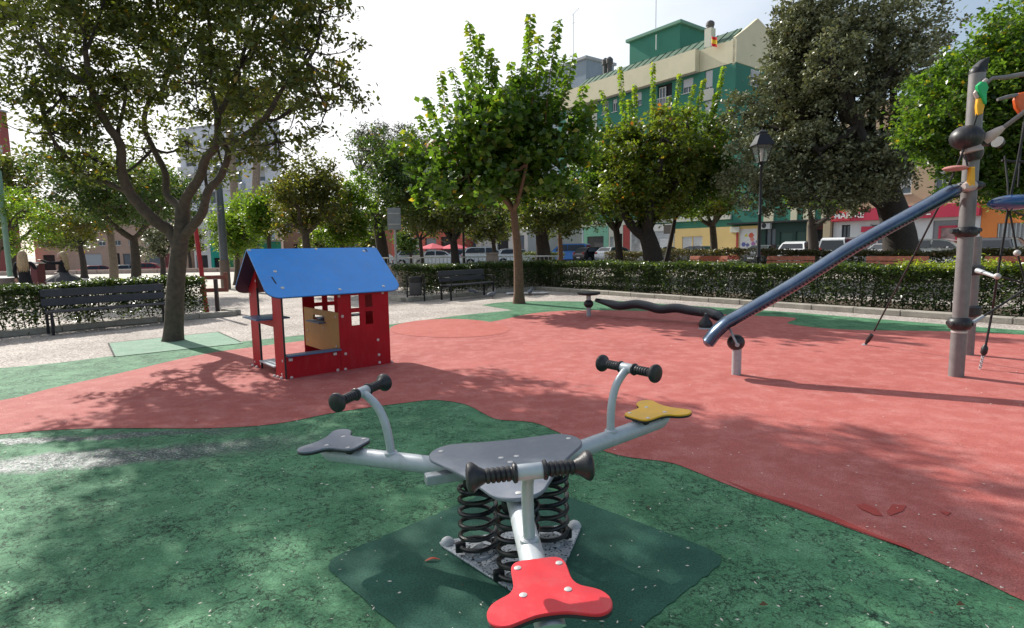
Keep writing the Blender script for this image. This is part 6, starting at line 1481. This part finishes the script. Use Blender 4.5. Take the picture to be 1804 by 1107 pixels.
# plane-tree signboard
v, tt = line_at(1179, OFF-6); t = thing('street_board', 'dark brown board on a pole in front of the white slatted shutter', 'sign', K0+NN*(OFF-6)+AX*tt); z0_, z1_ = P(1179, 412, v.y).z, P(1179, 396, v.y).z
MB().box(t.location+HZ*(z0_+z1_)/2, (1.25, .08, z1_-z0_), RG, .01).build('board', brown, t); b = MB(); b.tube([t.location+UX*.5, t.location+UX*.5+HZ*z0_], .05, 8); b.build('pole', M_galv, t, True)
# upper floors over the yellow front and the garages
tB0, tB1 = fac(1288.5), fac(1470); oU = K0+NN*OFF+AX*tB0; wU = tB0-tB1
ub = thing('apartment_building', 'lower green and cream apartment block above the dark green garages', 'building', oU)
hs = []
for k in range(2):
    for a, c_ in ((1306, 1318), (1385, 1398), (1405, 1425), (1440, 1456)): hs.append((tB0-fac(a), tB0-fac(c_), 4.6+k*3.1, 6.0+k*3.1))
block(ub, 'wall', oU, UX, NN, wU, 11, 10.5, greenw, hs)
for i, (a, c_, z0_, z1_) in enumerate(hs): window(ub, oU, UX, NN, a, z0_, c_-a, z1_-z0_, shut=(0, .5, .3, .8)[i % 4])
for k in range(2):
    for a, c_ in ((1345, 1362), (1392, 1403), (1414, 1434), (1446, 1462)):
        MB().box(oU+UX*(tB0-(fac(a)+fac(c_))/2)-NN*.06+HZ*(3.95+k*3.1), (fac(a)-fac(c_), .14, 1.05), RG).build('cream_panel', cream, ub)
MB().box(oU+UX*wU/2-NN*.35+HZ*3.38, (wU, .9, .14), RG).build('canopy_edge', M_iron, ub)
# lower cream band beneath the tall block
MB().box(oG+UX*Wg/2-NN*.12+HZ*4.1, (Wg, .22, .5), RG).build('cream_band', cream2, gb_)
# ---- insurance office
M_redb = mat('red_sign_band', (.50, .028, .07), .45, 0, .05, 1); M_whitep = mat('white_letters', (.75, .75, .75), .5)
t, o, t0 = shop('white and grey insurance office with a long red sign band', 1470.5, 1728, 4.0, wallm('office_white', (.58, .60, .62)), [(1485, 1500, .05, 2.9, 'glass', M_iron), (1535, 1560, .05, 2.9, 'glass', M_frame), (1566, 1606, .4, 2.9, 'glass', M_frame), (1645, 1712, .3, 2.95, 'panel', mat('office_grey', (.22, .23, .25), .5))])
w = t0-fac(1728)
MB().box(o+UX*w/2-NN*.22+HZ*3.62, (w, .42, .92), RG, .02).build('sign_band', M_redb, t)
MB().box(o+UX*(t0-fac(1487))-NN*.47+HZ*3.62, ((t0-fac(1503))-(t0-fac(1471)), .1, .8), RG, .01).build('corner_sign', mat('red_sign_corner', (.62, .05, .07), .4), t)
textmesh('lettering', 'MAPFRE', .62, M_whitep, o+UX*(t0-fac(1476))-NN*.535+HZ*3.40, UX, HZ, -NN, t, .01)
textmesh('lettering', 'MAPFRE', .66, M_whitep, o+UX*(t0-fac(1579))-NN*.445+HZ*3.38, UX, HZ, -NN, t, .01)
b = MB(); b.lathe([(0, .17), (.02, .17)], o+UX*(t0-fac(1569))-NN*.43+HZ*3.62, -NN, 14); b.build('emblem', M_whitep, t)
MB().box(o+UX*(t0-fac(1550))-NN*.05+HZ*2.5, (2.4, .06, .42), RG).build('red_strip', M_redb, t)
# red framed picture in the grey window
a, c_ = t0-fac(1657), t0-fac(1687); b = MB(); zc, zh = 1.75, 1.5
for dx, dz, sw, sh in ((0, zh/2, c_-a, .14), (0, -zh/2, c_-a, .14), (-(c_-a)/2, 0, .14, zh+.14), ((c_-a)/2, 0, .14, zh+.14)): b.box(o+UX*((a+c_)/2+dx)+NN*.05+HZ*(zc+dz), (sw, .06, sh), RG)
b.build('red_frame', M_redb, t)
MB().box(o+UX*(a+c_)/2+NN*.075+HZ*zc, (c_-a-.1, .02, zh-.1), RG).build('frame_picture', mat('picture_grey', (.30, .20, .20), .5, 0, .5, 2.5), t)
MB().box(o+UX*((a+c_)/2+.1)+NN*.06+HZ*(zc-.5), (.9, .02, .28), RG).build('white_notice', M_whitep, t)
MB().box(o+UX*(t0-fac(1476))-NN*.03+HZ*1.5, (.28, .05, .8), RG).build('red_notice', M_redb, t)
tO0, tO1 = fac(1470.5), fac(1728); oO = K0+NN*OFF+AX*tO0
ob2 = thing('apartment_building', 'beige block of flats above the insurance office', 'building', oO)
hs = [(tO0-fac(a), tO0-fac(c_), 5.0, 6.6) for a, c_ in ((1485, 1505), (1525, 1548), (1565, 1600), (1640, 1665), (1680, 1710))]
hs += [(a, b_, 8.2, 9.8) for a, b_, _, _ in hs]
block(ob2, 'wall', oO, UX, NN, tO0-tO1-.01, 11, 12, wallm('beige_flats', (.46, .34, .22)), hs)
for i, (a, c_, z0_, z1_) in enumerate(hs): window(ob2, oO, UX, NN, a, z0_, c_-a, z1_-z0_, shut=(.4, 0, .7)[i % 3])
# ---- orange wall building
t, o, t0 = shop('bright orange ground floor with a grey slatted window at the right edge', 1728.5, 1905, 4.6, wallm('orange', (.66, .22, .06)), [(1758, 1815, .95, 2.6, 'panel', M_shut)])
a, c_ = t0-fac(1758), t0-fac(1815); b = MB()
for i in range(int((c_-a)/.22)): b.box(o+UX*(a+.1+i*.22)-NN*.0+HZ*1.78, (.07, .1, 1.62), RG)
b.build('window_bars', M_galv, t)
oR = K0+NN*OFF+AX*fac(1728.5); bo = thing('apartment_building', 'brownish upper block above the orange ground floor', 'building', oR)
block(bo, 'wall', oR+HZ*4.61, UX, NN, fac(1728.5)-fac(1905), 11, 8, wallm('brownish', (.30, .22, .17)), [(2, 3.5, 1, 2.6), (6, 7.5, 1, 2.6)])
for x in (2, 6): window(bo, oR+HZ*4.61, UX, NN, x, 1, 1.5, 1.6)

# ---- far side of the park, middle: red and white cafe row
def simple_building(label, px0, D0, px1, D1, ytop, wall, z0=0, depth=10, rows=3, cols=6, gf=None, roof=None, cat='building', name='apartment_building', wsize=(1.4, 1.4), balc=False, fl=3.0, first=4.3, frame_shut=True, wm=None):
    A_ = P(px0, hz(px0), D0); B_ = P(px1, hz(px1), D1); A_.z = B_.z = z0; ux = (B_-A_); w = ux.length; ux.normalize(); uy = Vector((-ux.y, ux.x, 0))
    zt_ = P(px1, ytop, D1).z-z0; t = thing(name, label, cat, A_)
    R = Matrix((ux, uy, HZ)).transposed(); hs = []
    for k in range(rows):
        for j in range(cols):
            x = (j+.5)*w/cols-wsize[0]/2; z = first+k*fl
            if z+wsize[1] < zt_-.3: hs.append((x, x+wsize[0], z, z+wsize[1]))
    g = []
    if gf:
        for x0, x1, zb_, kind, m_ in gf: g.append((x0*w, x1*w, .1, zb_))
    block(t, 'wall', A_, ux, uy, w, depth, zt_, wall, hs+g)
    for i, (a, c_, za, zb_) in enumerate(hs):
        window(t, A_, ux, uy, a, za, c_-a, zb_-za, shut=random.choice((0, .3, .6, .9)) if frame_shut else 0, m=wm)
        if balc:
            b = MB(); b.box(A_+ux*(a+c_)/2-uy*.55+HZ*(za-1.05), (c_-a+1.3, 1.1, .16), R); b.box(A_+ux*(a+c_)/2-uy*1.06+HZ*(za-.5), (c_-a+1.3, .08, 1.0), R); b.box(A_+ux*(a-.6)-uy*.55+HZ*(za-.5), (.08, .94, 1.0), R); b.box(A_+ux*(c_+.6)-uy*.55+HZ*(za-.5), (.08, .94, 1.0), R)
            b.build('balcony', mat('balcony_white', (.60, .62, .64), .7), t)
    for (x0, x1, zb_, kind, m_), (a, c_, za, zt__) in zip(gf or [], g):
        b = MB(); b.box(A_+ux*(a+c_)/2+uy*.2+HZ*(za+zt__)/2, (c_-a, .05, zt__-za), R); b.build(kind, m_, t)
    if roof:
        b = MB(); e = .5; hh = roof[1]
        vs = [A_-ux*e-uy*e+HZ*zt_, A_+ux*(w+e)-uy*e+HZ*zt_, A_+ux*(w+e)+uy*(depth+e)+HZ*zt_, A_-ux*e+uy*(depth+e)+HZ*zt_, A_+ux*depth*.4+uy*depth/2+HZ*(zt_+hh), A_+ux*(w-depth*.4)+uy*depth/2+HZ*(zt_+hh)]
        b.add(vs, [(0, 1, 5, 4), (1, 2, 5), (2, 3, 4, 5), (3, 0, 4), (3, 2, 1, 0)]); b.build('roof', roof[0], t)
    else: MB().box(A_+ux*w/2+uy*depth/2+HZ*(zt_+.12), (w+.3, depth+.3, .25), R).build('cornice', mat('grey_cornice', (.38, .41, .43), .8), t)
    return t
M_tile = mat('terracotta_tiles', (.36, .15, .08), .85, 0, .2, 4, .4, 15)
simple_building('red walled cafe building behind the railing with a tiled roof', 690, 72, 815, 64, 262, wallm('rosso', (.40, .09, .07)), cols=5, rows=4, gf=[(.05, .2, 2.8, 'shop_window', M_win), (.28, .45, 2.9, 'shutter', M_shut), (.5, .66, 2.8, 'shop_window', M_win), (.72, .92, 2.9, 'doorway', M_dark)], roof=(M_tile, 2.2))
simple_building('white fronted shop building behind the thin dark trees', 815.5, 66, 930, 60, 330, wallm('offwhite', (.60, .58, .54)), cols=5, rows=3, gf=[(.05, .22, 2.8, 'shop_window', M_win), (.3, .45, 2.8, 'shutter', M_shut), (.55, .72, 2.8, 'doorway', M_dark), (.8, .95, 2.8, 'shop_window', M_win)])
simple_building('brown low house far behind the playhouse ridge', 500, 88, 690, 80, 370, wallm('earth', (.30, .16, .10)), cols=8, rows=2, gf=[(.1, .2, 2.6, 'doorway', M_dark), (.3, .5, 2.6, 'shutter', M_shut), (.6, .8, 2.6, 'shop_window', M_win)])
simple_building('white apartment building with balconies behind the bare leaning trunks', 330, 98, 486, 92, 212, wallm('bluewhite', (.70, .74, .80)), z0=-1.2, depth=2.5, cols=4, rows=8, balc=True, wsize=(2.2, 1.9), fl=3.0, first=4.6)
simple_building('white gable ended shop with a green front right of the big trunk', 342, 84, 371, 83, 375, wallm('plain_white', (.62, .61, .58)), z0=-1.2, cols=1, rows=0, gf=[(.1, .8, 2.4, 'doorway', M_dark)])
simple_building('low teal shop front right of the red pole', 371.5, 83, 420, 82, 425, wallm('teal', (.02, .33, .24)), z0=-1.2, cols=1, rows=0, gf=[(.1, .4, 2.0, 'doorway', M_dark), (.55, .9, 2.2, 'shutter', mat('green_shutter', (.03, .2, .08), .5))])
simple_building('long pink low row with shop shutters behind the far cars', 62, 92, 330, 90, 392, wallm('pinkbeige', (.50, .34, .26)), z0=-1.2, cols=10, rows=1, wsize=(1.2, .8), first=4.1, gf=[(.05, .13, 2.8, 'doorway', M_dark), (.30, .44, 2.9, 'shutter', M_shut), (.50, .56, 2.9, 'doorway', M_dark), (.58, .63, 2.8, 'shop_window', M_win), (.72, .82, 2.7, 'shop_window', M_win), (.85, .95, 2.7, 'shutter', mat('maroon_shutter', (.22, .05, .05), .5))])
simple_building('brick red apartment building at the left edge', -160, 90, 26, 88, 195, wallm('brickred', (.34, .09, .08)), z0=-1.2, depth=1.2, cols=7, rows=6, wsize=(2.4, 1.2), fl=3.3, first=4.6)
simple_building('ochre building with a terracotta roof far behind the young tree', 700, 110, 790, 106, 262, wallm('ochre', (.50, .34, .18)), cols=4, rows=6, roof=(M_tile, 3.0))
simple_building('pale block closing the view behind the left trees', 150, 120, 330, 118, 330, wallm('greybeige', (.42, .38, .33)), z0=-1.2, cols=8, rows=5)
# red awning fronts in the cafe row
